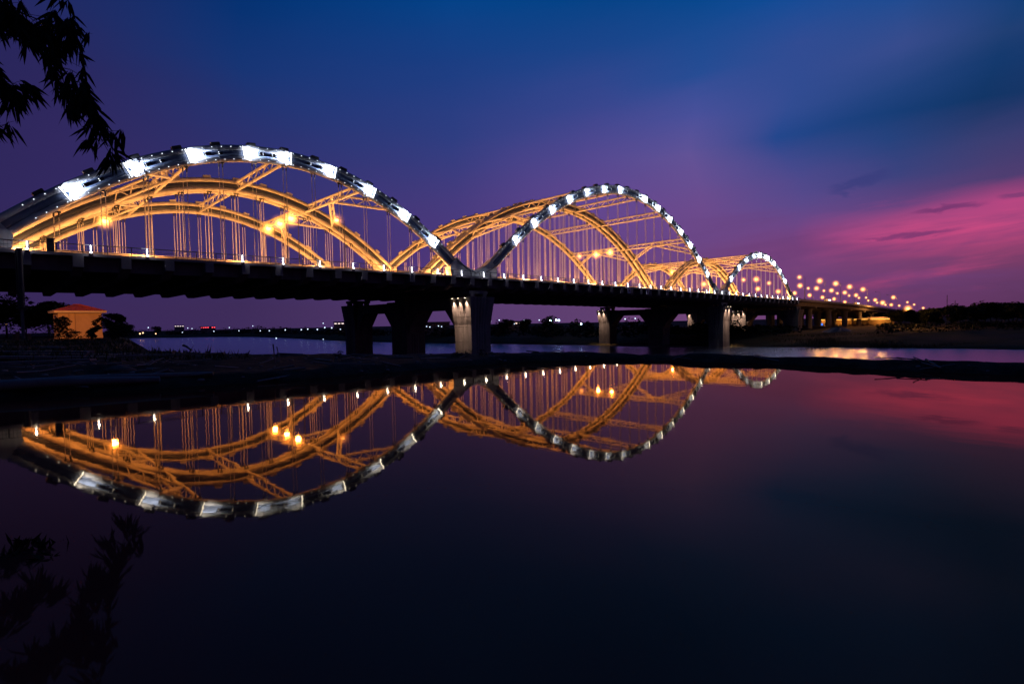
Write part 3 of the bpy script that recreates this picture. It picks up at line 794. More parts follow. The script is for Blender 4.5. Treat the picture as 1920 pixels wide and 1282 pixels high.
for j, (px, py, w, h, lab) in enumerate(((242, 616, 520, 11, 'dark lone tree on the far shore just right of the big shrub'), (293, 616, 560, 10, 'broad topped lone tree on the far left shore'),
                                        (1030, 605, 262, 9.2, 'tall dark tree behind the pair of bright shore lights'), (985, 605, 270, 8.0, 'dark tree left of the bright shore lights'), (950, 606, 280, 8.2, 'dark bushy tree just right of the nearest pier'))):
    b = at(px, py, w); make_tree('shore_tree', lab, 'tree', (b.x, b.y, -6.2), h, h*.9, 700, 90+j, .8, 'lone trees on the far shore')

# bamboo leaning in from the left, 26 m away
def bamboo(name, label, pts, w, nl, seed, L, spread):
    g = random.Random(seed); P = [at(px, py, w+dw) for px, py, dw in pts]
    t = thing(name, label, 'bamboo branch', P[0], 0, 'bamboo branches at the upper left')
    O = P[0]; Q = [p-O for p in P]
    fine = []
    for i in range(len(Q)-1):
        for k in range(6): fine.append(Q[i].lerp(Q[i+1], k/6))
    fine.append(Q[-1]); n = len(fine)
    mb = MB(); mb.tube(fine, [.05*(1-i/n)+.012 for i in range(n)], 6)
    tw = []
    for i in range(3, n):
        for r_ in range(2):
            a = RT0*g.uniform(-.4, 1.0)+FW*g.uniform(-.5, .5)+Vector((0, 0, g.uniform(-.9, .3)))
            e = fine[i]+a.normalized()*g.uniform(.4, 1.0)*spread; mb.tube([fine[i], (fine[i]+e)/2+Vector((0, 0, .06)), e], [.014, .01, .006], 4, cap=False); tw.append((fine[i], e))
    obj('stem', mb, m_bark, t)
    vs, fs = [], []
    for k in range(nl):
        a, b = g.choice(tw); hub = a.lerp(b, g.uniform(.5, 1.0)); lean = g.uniform(-.5, .8)
        for q in range(g.randint(4, 7)):
            d = (RT0*(lean+g.uniform(-.55, .55))+Vector((0, 0, g.uniform(-1.3, -.35)))+FW*g.uniform(-.5, .5)).normalized()
            p = hub+Vector((0, 0, g.uniform(-.12, .12)))+RT0*g.uniform(-.12, .12)
            l = L*g.uniform(.55, 1.2); wd = l*g.uniform(.06, .10); sd_ = d.cross(FW*.9+RT0*g.uniform(-.6, .6)+Vector((0, 0, g.uniform(-.3, .3)))).normalized()
            sag = Vector((0, 0, -.14*l)); i = len(vs)
            vs += [p, p+d*l*.3+sd_*wd, p+d*l*.3-sd_*wd, p+d*l*.65+sd_*wd*.75+sag*.4, p+d*l*.65-sd_*wd*.75+sag*.4, p+d*l+sag]
            fs += [(i, i+1, i+2), (i+1, i+3, i+4, i+2), (i+3, i+5, i+4)]
    mb = MB(); mb.add(vs, fs); obj('leaves', mb, m_leaf, t)
    return t
# weeds and litter on the left bank
g = random.Random(51); mb = MB(); vs, fs = [], []
for i in range(5200):
    px = g.uniform(-60, 470); w = 11+34*g.random()**1.3; b = at(px, 640, w); gz = gh(b.x, b.y)
    if gz < -1.2: continue
    hgt = g.uniform(.03, .15)*(1+w/60)*(1.6 if g.random() < .1 else 1); a = g.uniform(0, 6.28); u = Vector((math.cos(a), math.sin(a), 0)); d = Vector((g.uniform(-.6, .6), g.uniform(-.6, .6), 0))*hgt
    q0 = Vector((b.x, b.y, gz-.02)); i0 = len(vs); vs += [q0-u*.012*(1+w/20), q0+u*.012*(1+w/20), q0+d+Vector((0, 0, hgt))]; fs.append((i0, i0+1, i0+2))
mb.add(vs, fs); stuff(obj('bank_weeds', mb, m_leafb))
mb = MB()
for i in range(900):
    px = g.uniform(-80, 1900); py = g.uniform(655, 735); d = ray(px, py)
    w = g.uniform(6, 15); b = CAM+d*w; gz = gh(b.x, b.y)
    if gz < -.80 or gz > -.35: continue
    if g.random() < .5: mb.ball((b.x, b.y, gz), g.uniform(.012, .045), 4, 6, sq=(1.2, .9, .6))
    else:
        a = g.uniform(0, 6.28); l = g.uniform(.08, .35); u = Vector((math.cos(a)*l, math.sin(a)*l, g.uniform(-.02, .06))); mb.tube([Vector((b.x, b.y, gz+.015))-u, Vector((b.x, b.y, gz+.02))+u], g.uniform(.006, .016), 4)
stuff(obj('bank_litter', mb, m_wood))
WB = 26
bamboo('bamboo_branch', 'longest drooping bamboo branch, its leafy tip hanging over the first white arch', [(-90, -60, 1), (10, 30, 0), (95, 95, 0), (140, 160, -.5), (165, 215, -.5), (195, 270, -.5)], WB, 104, 3, .95, 1.15)
bamboo('bamboo_branch', 'bamboo branch filling the top left corner', [(-120, -20, 1), (-20, 10, 0), (40, 25, 0), (80, 40, 0), (112, 60, 0)], WB, 100, 4, .95, 1.5)
bamboo('bamboo_branch', 'short bamboo branch at the left edge, below the corner', [(-120, 60, 1), (-50, 110, 0), (-5, 140, 0), (25, 165, 0)], WB, 66, 5, .95, 1.2)
bamboo('bamboo_branch', 'lowest bamboo spray at the left edge', [(-130, 170, 1), (-60, 205, 0), (-25, 225, 0), (2, 238, 0)], WB, 15, 6, .95, .8)
bamboo('bamboo_branch', 'small bamboo spray at the top edge, right of the corner', [(60, -70, 1), (90, -40, 0), (112, -18, 0), (122, -10, 0)], WB, 6, 7, .9, .6)

# water plants standing in the pool
def water_plant(px, w, top_y, label, seed, nst, spread):
    g = random.Random(seed); b = at(px, 1200, w); base = Vector((b.x, b.y, POOL-.25))
    top = at(px, top_y, w).z-base.z
    t = thing('water_plant', label, 'plant', base, 0, 'dark plants in the pool')
    mb = MB(); vs, fs = [], []
    for k in range(nst):
        a = g.uniform(0, 6.28); h = top*g.uniform(.6, 1.0); e = Vector((math.cos(a)*spread*g.uniform(.2, 1), math.sin(a)*spread*g.uniform(.2, 1), h))
        mid = Vector((e.x*.35, e.y*.35, h*.55)); mb.tube([(0, 0, 0), mid, e], [.004, .003, .0015], 4, cap=False)
        for q in range(26):
            t_ = g.uniform(.25, 1); p = mid.lerp(e, (t_-.5)*2) if t_ > .5 else mid*(t_*2)
            d = Vector((g.uniform(-1, 1), g.uniform(-1, 1), g.uniform(.1, 1.4))).normalized(); l = g.uniform(.03, .075); s = d.cross(Vector((g.uniform(-1, 1), g.uniform(-1, 1), .3))).normalized()*l*.12
            i = len(vs); vs += [p, p+d*l*.5+s, p+d*l, p+d*l*.5-s]; fs.append((i, i+1, i+2, i+3))
    obj('stem', mb, m_bark, t); mb = MB(); mb.add(vs, fs); obj('leaves', mb, m_leaf, t)
water_plant(395, 1.75, 1125, 'feathery dark plant standing alone in the foreground water', 41, 26, .10)
water_plant(60, 1.9, 1030, 'tall dark plant clump in the lower left corner of the water', 42, 40, .17)
water_plant(165, 1.7, 1160, 'lower dark plant clump beside the tall one at the lower left', 43, 30, .14)

# ------------------------------------------------------------------ house, pole, debris on the left bank
p = at(148, 636, 55)
face = math.atan2((p-CAM).y, (p-CAM).x)-math.pi/2+.20
h = thing('pump_house', 'small orange lit plaster house with a red tiled hip roof', 'house', (p.x, p.y, -.75), face)
h.scale = (.88, .88, .78)
mb = MB(); mb.box((0, 0, 1.65), (4.0, 2.4, 3.3)); mb.box((0, -1.21, .2), (4.05, .06, .4)); mb.box((0, -1.205, 2.3), (3.98, .02, .05)); obj('wall', mb, m_wall, h)
mb = MB()
for xx in (-1.1, -.55): mb.tube([(xx, -1.26, .2), (xx, -1.26, 3.25)], .035, 6)
obj('downpipe', mb, m_wall, h)
mb = MB(); mb.box((0, 0, 3.40), (4.75, 3.2, .2)); mb.box((0, 0, 3.53), (4.85, 3.3, .06)); obj('eave', mb, m_trim, h)
mb = MB(); E0 = 3.56
mb.add([(-2.42, -1.65, E0), (2.42, -1.65, E0), (2.42, 1.65, E0), (-2.42, 1.65, E0), (-.35, 0, E0+.86), (.35, 0, E0+.86)], [(0, 1, 5, 4), (1, 2, 5), (2, 3, 4, 5), (3, 0, 4), (3, 2, 1, 0)])
for i in range(9):
    t = -1+2*i/8
    mb.tube([(t*2.35, -1.64, E0+.02), (t*.35, -.03, E0+.86)], .035, 4)
mb.tube([(-.4, 0, E0+.87), (.4, 0, E0+.87)], .06, 6)
obj('roof', mb, m_tile, h)
mb = MB(); mb.box((-2.01, .2, 2.85), (.03, .7, .35)); obj('vent_opening', mb, m_black, h)
# assumed street lamp, unseen, added left of the frame to light the house
q = at(-70, 540, 37)
t = thing('street_lamp', 'assumed unseen sodium street lamp lighting the orange house from the left', 'street lamp', (q.x, q.y, -.75), 0)
mb = MB(); mb.tube([(0, 0, 0), (0, 0, 5.4)], [.09, .05], 8); obj('pole', mb, m_pole, t)
mb = MB(); mb.box((.3, .3, 5.45), (.9, .3, .14), rz=.8); hd = obj('lamp_head', mb, m_dark, t)
mb = MB(); mb.ball((.5, .5, 5.3), .14); obj('lamp_glass', mb, m_sodd, hd)
hv = Vector((h.location.x-q.x, h.location.y-q.y, 1.4-5.0)); lamp('SPOT', 'assumed_house_light', (.5, .5, 5.0), 8500, (1, .31, .055), t, .15, aim=hv, angle=22, blend=.6)

# drain mast by the bridge deck
t = thing('drain_mast', 'tall dark mast rising from the left bank to the deck edge', 'mast', (6.95, -4.5, -1.0))
mb = MB(); mb.tube([(0, 0, -.6), (0, 0, 4.0)], .17, 10); obj('pole', mb, m_pole, t)
mb = MB(); mb.tube([(0, 0, 3.9), (0, 0, 10.75)], .30, 12); mb.tube([(-.34, -.1, 4.1), (-.34, -.1, 10.6)], .05, 6); obj('sleeve', mb, m_dark, t)
mb = MB(); mb.tube([(0, 0, 3.75), (0, 0, 3.95)], .5, 12); mb.box((0, 0, 3.6), (.7, .12, .3)); obj('flange', mb, m_dark, t)
# control cabinet on the deck
mb = MB(); x = 9.9; mb.box((x, YE0+.6, zd(x)+.82), (.75, .5, 1.6)); mb.box((x, YE0+.34, zd(x)+.9), (.62, .03, 1.3)); mb.box((x, YE0+.6, zd(x)+1.66), (.85, .6, .08))
tag(obj('control_cabinet', mb, m_dark), 'dark control cabinet standing behind the railing at the left end', 'cabinet')

def hit(px, py):
    d = ray(px, py); w = 5.0
    while w < 60:
        p = CAM+d*w
        if p.z <= gh(p.x, p.y): return p
        w += .04
    return CAM+d*15
def plank(px0, py0, w0, px1, py1, w1, wd, th, label, name='plank', grp='planks lying on the left bank', rnd_=False):
    if name in ('plank', 'pole'): A, B = hit(px0, py0+2)+Vector((0, 0, .05)), hit(px1, py1+2)+Vector((0, 0, .05))
    else:
        lo = (px0, py0) if py0 > py1 else (px1, py1); g_ = hit(*lo); w_ = (g_-CAM).dot(FW); A, B = at(px0, py0, w_), at(px1, py1, w_)
    mid = (A+B)/2; d = (B-A); L = d.length; d.normalize()
    up = Vector((0, 0, 1)); s = up.cross(d).normalized(); n = d.cross(s)
    rot = Matrix((d, s, n)).transposed(); mb = MB()
    if rnd_: mb.tube([A-mid, (A-mid)*.3+Vector((0, 0, .02)), B-mid], [wd, wd*.9, wd*.6], 7)
    else: mb.box((0, 0, 0), (L, wd, th), rot=rot)
    o = obj(name, mb, m_wood); o.location = mid; return tag(o, label, name.replace('_', ' '), grp)
plank(-20, 684, 10.4, 175, 677, 11.2, .16, .04, 'long pale edged plank lowest at the left frame edge')
plank(-30, 672, 12.0, 215, 672, 12.6, .18, .05, 'long plank lying above the lowest one at the left')
plank(40, 665, 13.6, 330, 668, 12.8, .14, .05, 'long thin plank crossing under the small broken stick')
plank(-30, 660, 15.0, 170, 661, 15.2, .2, .06, 'plank behind the others near the left edge')
plank(180, 671, 12.0, 420, 664, 12.4, .10, .04, 'narrow plank running to the middle of the left bank')
plank(-40, 650, 19, 120, 652, 19, .25, .08, 'far dark plank under the left trees')
plank(-30, 730, 7.35, 300, 716, 7.9, .07, .035, 'bamboo pole half sunk in mud nearest the pool', 'pole', None, True)
plank(30, 724, 7.8, 400, 705, 8.4, .05, .03, 'thin bamboo pole lying behind the half sunk one', 'pole', None, True)
plank(155, 671, 12.1, 165, 660, 12.1, .05, .03, 'short pale broken stick standing on the planks', 'stick', None)
plank(321, 668, 11.2, 328, 657, 11.2, .10, .02, 'short pale slat leaning at the right end of the planks', 'stick', None)
plank(343, 647, 13, 360, 657, 12.6, .035, .03, 'dark branch poking up over the river edge', 'branch', None, True)
plank(512, 645, 11.4, 516, 681, 11.2, .012, .012, 'taller thin reed stem standing on the bank crest', 'reed_stem', None, True)
plank(519, 650, 11.2, 525, 682, 11.0, .009, .012, 'shorter thin reed stem leaning beside the taller one', 'reed_stem', None, True)
def clod(px, py, w, r, label, seed):
    g = random.Random(seed); p = hit(px, py); mb = MB(); mb.ball((0, 0, 0), r, 7, 10, sq=(1.3, 1, .55))
    mb.v = [(x*(1+g.uniform(-.14, .14)), y*(1+g.uniform(-.14, .14)), z*(1+g.uniform(-.2, .2))) for x, y, z in mb.v]
    o = obj('mud_clod', mb, paint('clod', (.10, .07, .055), .9, .4, 6)); o.location = p; tag(o, label, 'mud clod', 'mud clods on the left bank')
clod(225, 696, 9.0, .16, 'largest mud clod on the left bank, pale on top', 1)
clod(313, 698, 8.8, .08, 'small mud clod right of the largest one', 2)
clod(198, 715, 7.9, .06, 'small mud clod nearest the pool', 3)
clod(130, 706, 8.3, .05, 'tiny mud clod left of the largest one', 4)
for k, (px, s, lab) in enumerate(((27, .5, 'left pale block of three small ones under the trees'), (33, .7, 'tallest pale block of three small ones under the trees'), (55, .5, 'right pale block of three small ones under the trees'))):
    p = at(px, 634, 52); mb = MB(); mb.box((0, 0, s/2), (.28, .26, s)); mb.box((0, 0, s+.04), (.36, .34, .08))
    o = obj('stone_block', mb, paint('stone', (.3, .18, .1), .9, .3, 2)); o.location = (p.x, p.y, -.75); tag(o, lab, 'stone block', 'stone blocks under the left trees')

# ------------------------------------------------------------------ lights, buildings on the far shore
def shore_lamp(px, py, w, r, mat, label, grp):
    p = at(px, py, w); t = thing('shore_lamp', label, 'lamp', (p.x, p.y, -6.3), 0, grp); h = max(.8, p.z+6.3)
    if p.z < -6: t.location.z = p.z-1.5; h = 1.5
    key = ('s', round(h, 1), r, mat.name)
    if key not in lamp_proto:
        mb = MB(); mb.tube([(0, 0, 0), (0, 0, h)], .09, 6); mb.box((0, 0, h+r*.9), (r*.8, r*.8, .12))
        mg = MB(); mg.ball((0, 0, h), r, 5, 7); lamp_proto[key] = (mb.mesh('pole', m_rail), mg.mesh('lamp_glass', mat))
    link('pole', lamp_proto[key][0], t); link('lamp_glass', lamp_proto[key][1], t)
SL = [(278, 614, 560), (352, 615, 640), (360, 616, 640), (430, 614, 620), (474, 611, 600), (342, 623, 640), (401, 621, 620), (448, 620, 610), (488, 620, 560), (505, 620, 540), (535, 618.5, 480), (565, 618, 450), (577, 617, 440), (595, 617.5, 420), (609, 614, 400), (622, 614.5, 400), (638, 617.5, 380), (606, 606, 600), (800, 612, 300), (806, 613, 300), (822, 611, 300), (828, 612, 300), (920, 602, 420), (936, 600, 420), (964, 607, 300), (982.5, 600, 300), (1011, 600, 280), (1126, 597, 260), (1172, 598, 250), (1191, 597, 250)]
for px, py, w in SL: shore_lamp(px, py, w, .30 if w < 350 else .5, m_shore, 'faint cold white lamp among the trees of the far shore', 'faint cold lamps on the far shore')
shore_lamp(1032.5, 601.5, 262, .55, m_shoreb, 'bright blue white lamp, left of the bright pair on the far shore', 'bright lamps on the far shore')
shore_lamp(1043, 600, 262, .42, m_shoreb, 'bright blue white lamp, right of the bright pair on the far shore', 'bright lamps on the far shore')
shore_lamp(1048, 600.4, 262, .36, m_shoreb, 'small bright lamp just right of the bright pair', 'bright lamps on the far shore')
shore_lamp(1089.5, 607, 250, .34, m_shoreb, 'single blue lamp low on the bank right of the bright pair', 'bright lamps on the far shore')
shore_lamp(518, 634, 505, .55, m_shore, 'lone lamp at the waterline, middle left', None)
shore_lamp(606, 636, 385, .3, m_shore, 'very small lamp at the waterline left of the nearest pier', None)
for px, py, r, lab in ((262.5, 625.5, .75, 'left lamp of the close orange pair above the left shoreline'), (268, 624, .7, 'right lamp of the close orange pair above the left shoreline'), (292, 625.5, .6, 'single orange lamp right of the close pair on the left shoreline')):
    shore_lamp(px, py, 600, r, m_shorew, lab, 'orange lamps on the left shoreline')
shore_lamp(11, 608, 95, .16, m_shorew, 'small reddish lamp glimmering among the trees at the far left', None)
def far_block(px, py, w, bw, bh, label, mat, win):
    p = at(px, py, w); f = math.atan2((p-CAM).y, (p-CAM).x)-math.pi/2
    t = thing('far_building', label, 'building', (p.x, p.y, -6.3), f, 'lit buildings beyond the far shore'); top = p.z+6.3
    mb = MB(); mb.box((0, 0, top/2), (bw, 8, top)); obj('wall', mb, m_far, t)
    mb = MB(); mb.box((0, 0, top+.25), (bw+1, 9, .5)); obj('roof', mb, m_dark, t)
    n = max(2, int(bw/3)); mb = MB()
    for i in range(n):
        if (i*7) % 5 == 3: continue
        mb.box((-bw/2+(i+.5)*bw/n, -4.03, top-1.3), (bw/n*.6, .06, .8))
    obj('window_row', mb, win, t)
far_block(639, 604, 520, 13, 4, 'long low lit building on the far shore left of the nearest pier', m_far, m_shorew if False else glow('pale window', (1, .8, .75), 1.6))
far_block(336, 610, 900, 14, 4, 'small lit tower block on the far left shore', m_far, glow('pale window b', (1, .8, .85), 1.6))
far_block(390, 612.5, 900, 22, 3, 'far building with a red lit sign row', m_far, m_red)
far_block(238, 609, 700, 10, 3, 'lit flat block just right of the big shrub on the far shore', m_far, glow('pale window c', (.9, .8, .9), 1.3))
far_block(965, 603, 420, 12, 3, 'low warm lit building beyond the trees right of the nearest pier', m_far, glow('pale window d', (1, .75, .6), 1.6))
far_block(812, 605, 330, 20, 3, 'long dark hall seen through the opening of the nearest pier', m_far, m_dark)

# shops under the viaduct
def shop(px, py, w, bw, label, extra=None):
    p = at(px, py, w); f = math.atan2((p-CAM).y, (p-CAM).x)-math.pi/2
    t = thing('market_shop', label, 'shop', (p.x, p.y, -6.2), f, 'lit shops under the viaduct')
    hh = 4.6
    mb = MB(); mb.box((0, 3.2, hh/2), (bw, .2, hh)); mb.box((-bw/2, 1.6, hh/2), (.2, 3, hh)); mb.box((bw/2, 1.6, hh/2), (.2, 3, hh)); obj('wall', mb, m_wall, t)
    mb = MB(); mb.prism([(-1.6, hh-.2), (-1.6, hh-.05), (3.6, hh+1.0), (3.6, hh+.8)], -bw/2-.4, bw/2+.4, 'x'); obj('roof', mb, m_wall, t)
    mb = MB(); mb.box((0, .4, hh-.35), (bw*.85, .14, .14)); obj('tube_light', mb, m_shop, t)
    mb = MB()
    for i in range(4): mb.box((-bw*.38+i*bw*.25, 1.2, .5), (bw*.18, .9, 1.0+.25*(i % 2)))
    obj('counter', mb, m_wood, t)
    lamp('POINT', 'shop_light', (0, 0.2, hh-.9), 420, (1, .42, .07), t, .2)
    if extra: mb = MB(); mb.box((-bw*.2, -1.2, 1.2), (1.2, .1, 1.5)); obj('sign', mb, extra, t)
shop(1546, 596, 372, 8, 'leftmost lit shop under the viaduct, with a small blue sign', m_blue)
shop(1581, 595, 360, 10, 'second lit shop from the left under the viaduct')
shop(1614, 595, 350, 9, 'third lit shop from the left under the viaduct')
shop(1652, 595, 335, 13, 'rightmost and widest lit shop, beside the trees')
# radio masts above the trees
for px, py, h, lab in ((1776, 553, 26, 'taller thin radio mast above the right tree line'), (1791, 563, 20, 'shorter thin radio mast above the right tree line')):
    p = at(px, py, 420); t = thing('radio_mast', lab, 'mast', (p.x, p.y, p.z-h), 0, 'radio masts above the trees')
    mb = MB()
    for a in range(3):
        u = Vector((math.cos(a*2.1), math.sin(a*2.1), 0)); mb.tube([u*.5, u*.15+Vector((0, 0, h))], .07, 5)
    for k in range(int(h)): mb.box((0, 0, k+.5), (.6, .05, .05))
    obj('mast_frame', mb, m_dark, t)
    mb = MB(); mb.box((0, 0, h-4.5), (1.6, .3, .9)); mb.box((0, 0, h-2), (1.0, .3, .5)); obj('antenna', mb, m_dark, t)

# ------------------------------------------------------------------ sky
w = bpy.data.worlds.new('World'); scene.world = w; w.use_nodes = True
nt = w.node_tree; N, L = nt.nodes, nt.links; N.clear()
out = N.new('ShaderNodeOutputWorld')
tc = N.new('ShaderNodeTexCoord'); sep = N.new('ShaderNodeSeparateXYZ')
rotn = N.new('ShaderNodeVectorRotate'); rotn.rotation_type = 'Z_AXIS'; rotn.inputs['Angle'].default_value = CY     # heading of the river bend becomes +y
L.new(tc.outputs['Generated'], rotn.inputs['Vector']); L.new(rotn.outputs[0], sep.inputs[0])
def mth(op, a, b=None, c=None, clamp=False):
    n = N.new('ShaderNodeMath'); n.operation = op; n.use_clamp = clamp
    for i, v in enumerate((a, b, c)):
        if v is None: continue
        if isinstance(v, (int, float)): n.inputs[i].default_value = v
        else: L.new(v, n.inputs[i])
    return n.outputs[0]
def mrange(v, a, b, c=0., d=1., kind='SMOOTHSTEP'):
    n = N.new('ShaderNodeMapRange'); n.interpolation_type = kind; n.inputs['From Min'].default_value = a; n.inputs['From Max'].default_value = b
    n.inputs['To Min'].default_value = c; n.inputs['To Max'].default_value = d; L.new(v, n.inputs['Value']); return n.outputs[0]
az = mth('ARCTAN2', sep.outputs[0], sep.outputs[1])
el = mth('ARCSINE', sep.outputs[2])
def lin(c): return tuple((v/255/12.92 if v/255 <= .04045 else ((v/255+.055)/1.055)**2.4) for v in c)
def ramp(v, stops):
    n = N.new('ShaderNodeValToRGB'); n.color_ramp.interpolation = 'LINEAR'
    e = n.color_ramp.elements
    while len(e) < len(stops): e.new(.5)
    for q, (p, c) in zip(e, stops): q.position = p; q.color = (*lin(c), 1)
    L.new(v, n.inputs[0]); return n.outputs[0]
def noise(vec, scale, detail=5, rough=.6, dist=0.):
    n = N.new('ShaderNodeTexNoise'); n.inputs['Scale'].default_value = scale; n.inputs['Detail'].default_value = detail; n.inputs['Roughness'].default_value = rough; n.inputs['Distortion'].default_value = dist
    L.new(vec, n.inputs['Vector']); return n.outputs['Fac']
def vec(x, y, z=0.):
    n = N.new('ShaderNodeCombineXYZ')
    for i, v in enumerate((x, y, z)):
        if isinstance(v, (int, float)): n.inputs[i].default_value = v
        else: L.new(v, n.inputs[i])
    return n.outputs[0]
def mix(f, a, b, mode='MIX'):
    n = N.new('ShaderNodeMix'); n.data_type = 'RGBA'; n.blend_type = mode
    if isinstance(f, (int, float)): n.inputs[0].default_value = f
    else: L.new(f, n.inputs[0])
    for i, v in ((6, a), (7, b)):
        if isinstance(v, tuple): n.inputs[i].default_value = (*v, 1)
        else: L.new(v, n.inputs[i])
    return n.outputs[2]
# cloud streaks climb to the right
skew = mth('MULTIPLY_ADD', az, -.42, el)
n_soft = noise(vec(mth('MULTIPLY', az, 1.6), mth('MULTIPLY', skew, 4.5)), 1.3, 4, .5)
n_str = noise(vec(mth('MULTIPLY', az, 2.4), mth('MULTIPLY', mth('MULTIPLY_ADD', az, -.10, el), 22)), 1.0, 6, .62, .4)
elw = mth('MULTIPLY_ADD', mth('SUBTRACT', n_soft, .5), .03, mth('MULTIPLY_ADD', mth('SUBTRACT', n_str, .5), .028, el))
n_az = noise(vec(mth('MULTIPLY', az, 2.0), mth('MULTIPLY', el, 5.0), 7.3), 1.0, 3, .5)
azw = mth('MULTIPLY_ADD', mth('SUBTRACT', n_az, .5), .16, az)
e01 = mth('DIVIDE', elw, .65, clamp=True)
STN = [(-1.6, [(.01, (24, 24, 50)), (.3, (18, 26, 58)), (.6, (8, 28, 64))]),
       (-1.0, [(.03, (44, 34, 72)), (.3, (36, 34, 82)), (.6, (12, 38, 88))]),
       (-.72, [(.03, (56, 40, 88)), (.2, (50, 40, 95)), (.27, (49, 40, 95)), (.37, (42, 38, 92)), (.434, (34, 40, 96)), (.6, (15, 42, 100))]),
       (-.45, [(.03, (62, 44, 90)), (.19, (56, 48, 108)), (.31, (42, 50, 112)), (.41, (22, 52, 116)), (.5, (2, 49, 113)), (.6, (0, 46, 110))]),
       (-.10, [(.03, (84, 58, 108)), (.107, (80, 55, 122)), (.2, (72, 58, 125)), (.33, (46, 61, 129)), (.44, (26, 61, 130)), (.54, (0, 66, 136))]),
       (.15, [(.02, (96, 64, 112)), (.1, (100, 66, 130)), (.2, (98, 70, 140)), (.29, (84, 72, 144)), (.375, (56, 70, 142)), (.46, (26, 68, 138)), (.535, (0, 66, 134))]),
       (.33, [(.02, (112, 70, 118)), (.1, (110, 69, 126)), (.14, (106, 70, 134)), (.185, (108, 74, 140)), (.28, (97, 82, 150)), (.34, (74, 80, 154)), (.40, (38, 76, 148)), (.513, (0, 70, 140))]),
       (.49, [(.02, (105, 62, 112)), (.065, (115, 65, 118)), (.11, (124, 66, 125)), (.143, (112, 69, 133)), (.185, (90, 72, 138)), (.25, (62, 72, 140)), (.29, (34, 70, 140)), (.33, (48, 75, 145)), (.415, (48, 75, 146)), (.48, (12, 75, 150))]),
       (.635, [(.01, (95, 52, 102)), (.041, (96, 54, 104)), (.085, (118, 60, 110)), (.118, (206, 74, 130)), (.140, (188, 73, 130)), (.170, (96, 65, 125)), (.213, (60, 65, 125)), (.26, (36, 65, 125)), (.296, (20, 61, 120)), (.324, (32, 66, 127)), (.38, (54, 75, 140)), (.442, (26, 75, 145))]),
       (.75, [(.01, (78, 46, 90)), (.042, (86, 50, 96)), (.085, (122, 58, 104)), (.121, (206, 74, 130)), (.155, (182, 69, 129)), (.185, (76, 60, 113)), (.24, (56, 61, 114)), (.294, (12, 52, 102)), (.334, (16, 56, 109)), (.365, (30, 62, 115)), (.404, (12, 62, 120))]),
       (1.15, [(.01, (60, 40, 84)), (.12, (96, 50, 100)), (.25, (44, 48, 96)), (.5, (10, 44, 96))]),
       (1.8, [(.01, (26, 26, 52)), (.3, (18, 26, 58)), (.6, (8, 28, 64))])]
base = None
for u, st in STN:
    c = ramp(e01, [(e/.65, q) for e, q in st])
    base = c if base is None else mix(mrange(azw, pu, u, kind='LINEAR'), base, c)
    pu = u
# streaks that break up the afterglow low on the right
mk = mth('MULTIPLY', mrange(az, .25, .55), mth('MULTIPLY', mrange(el, .01, .06), mrange(el, .20, .16)))
base = mix(mth('MULTIPLY', mk, mrange(n_str, .56, .34, 0, .5)), base, lin((100, 58, 114)))
base = mix(mth('MULTIPLY', mk, mth('MULTIPLY', mrange(n_str, .54, .74, 0, .30), mrange(az, .45, .65))), base, lin((226, 76, 134)))
n_fine = noise(vec(mth('MULTIPLY', az, 26), mth('MULTIPLY', el, 90)), 1.0, 5, .6, .6)
n_br = noise(vec(mth('MULTIPLY', az, 4.2), mth('MULTIPLY_ADD', az, -1.2, mth('MULTIPLY', el, 17)), 3.1), 1.0, 5, .6, .8)
base = mix(mth('MULTIPLY', mth('MULTIPLY', mk, mrange(n_br, .58, .36, 0, .62)), mrange(el, .17, .10)), base, lin((104, 60, 118)))
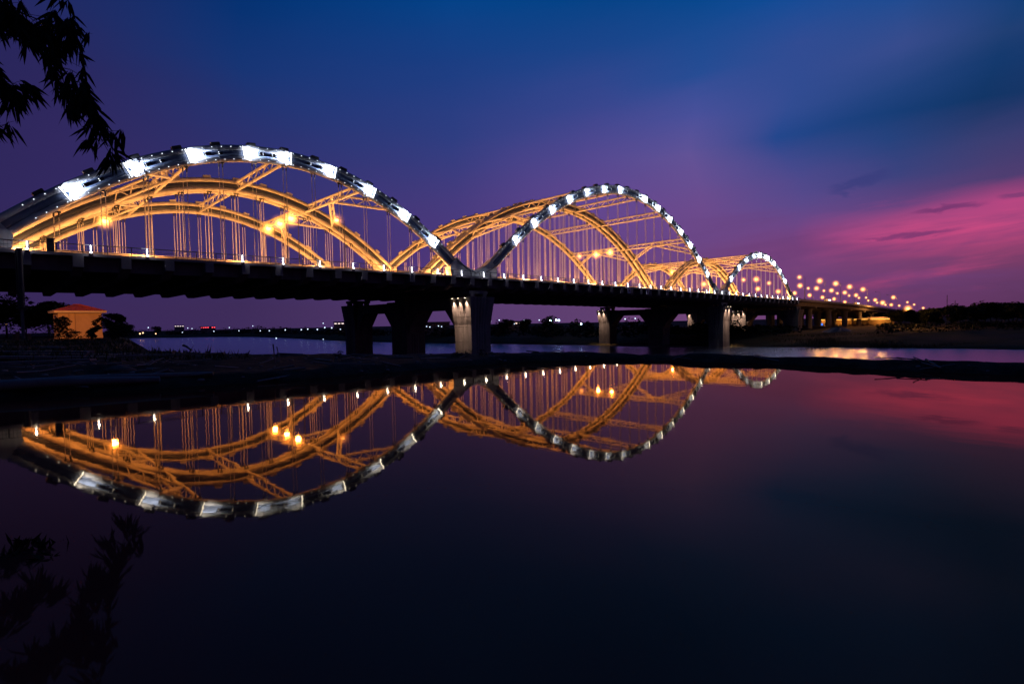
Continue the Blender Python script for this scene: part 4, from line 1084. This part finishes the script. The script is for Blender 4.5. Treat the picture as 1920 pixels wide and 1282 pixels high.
# thin dark cloud bars in front of the glow
def cloud_bar(u, e, a, b, sl, col_, amt):
    global base
    dx = mth('DIVIDE', mth('SUBTRACT', azw, u), a); dy = mth('DIVIDE', mth('SUBTRACT', mth('MULTIPLY_ADD', mth('SUBTRACT', az, u), -sl, mth('MULTIPLY_ADD', mth('SUBTRACT', n_fine, .5), b*3.2, el)), e), b)
    r2 = mth('ADD', mth('MULTIPLY', dx, dx), mth('MULTIPLY', dy, dy))
    base = mix(mth('MULTIPLY', mrange(r2, 1.15, .0), amt), base, lin(col_))
cloud_bar(.69, .152, .050, .0052, .05, (112, 52, 110), .85)
cloud_bar(.645, .119, .062, .0050, .03, (112, 52, 110), .8)
cloud_bar(.58, .205, .05, .012, .15, (52, 58, 122), .6)
cloud_bar(.765, .158, .02, .004, .0, (112, 56, 112), .7)
# below the horizon the world is dark
base = mix(mrange(el, -.06, 0.0), lin((20, 14, 28)), base)
# faint physical twilight sky added over the graded afterglow
sky = N.new('ShaderNodeTexSky'); sky.sky_type = 'NISHITA'; sky.sun_disc = False
SUN_EL, SUN_AZ = R(1.0), CY+.78
sky.sun_elevation = SUN_EL; sky.sun_rotation = SUN_AZ
bg1 = N.new('ShaderNodeBackground'); L.new(base, bg1.inputs[0]); bg1.inputs[1].default_value = 1.0
bg2 = N.new('ShaderNodeBackground'); L.new(sky.outputs[0], bg2.inputs[0]); bg2.inputs[1].default_value = .0008
ad = N.new('ShaderNodeAddShader'); L.new(bg1.outputs[0], ad.inputs[0]); L.new(bg2.outputs[0], ad.inputs[1]); L.new(ad.outputs[0], out.inputs[0])
sun = bpy.data.lights.new('sun', 'SUN'); sun.energy = .004; sun.angle = R(70); sun.color = (1, .45, .6)
so = bpy.data.objects.new('sun', sun); col.objects.link(so)
sd = Vector((math.sin(SUN_AZ)*math.cos(SUN_EL+.05), math.cos(SUN_AZ)*math.cos(SUN_EL+.05), math.sin(SUN_EL+.05)))
so.rotation_euler = (-sd).to_track_quat('-Z', 'Y').to_euler()

scene.view_settings.view_transform = 'Standard'; scene.view_settings.look = 'None'; scene.view_settings.exposure = 0
scene.render.engine = 'CYCLES'
cy = scene.cycles; cy.use_light_tree = True; cy.max_bounces = 5; cy.diffuse_bounces = 2; cy.glossy_bounces = 3; cy.sample_clamp_indirect = 6; cy.caustics_reflective = False; cy.caustics_refractive = False
cy.use_denoising = True
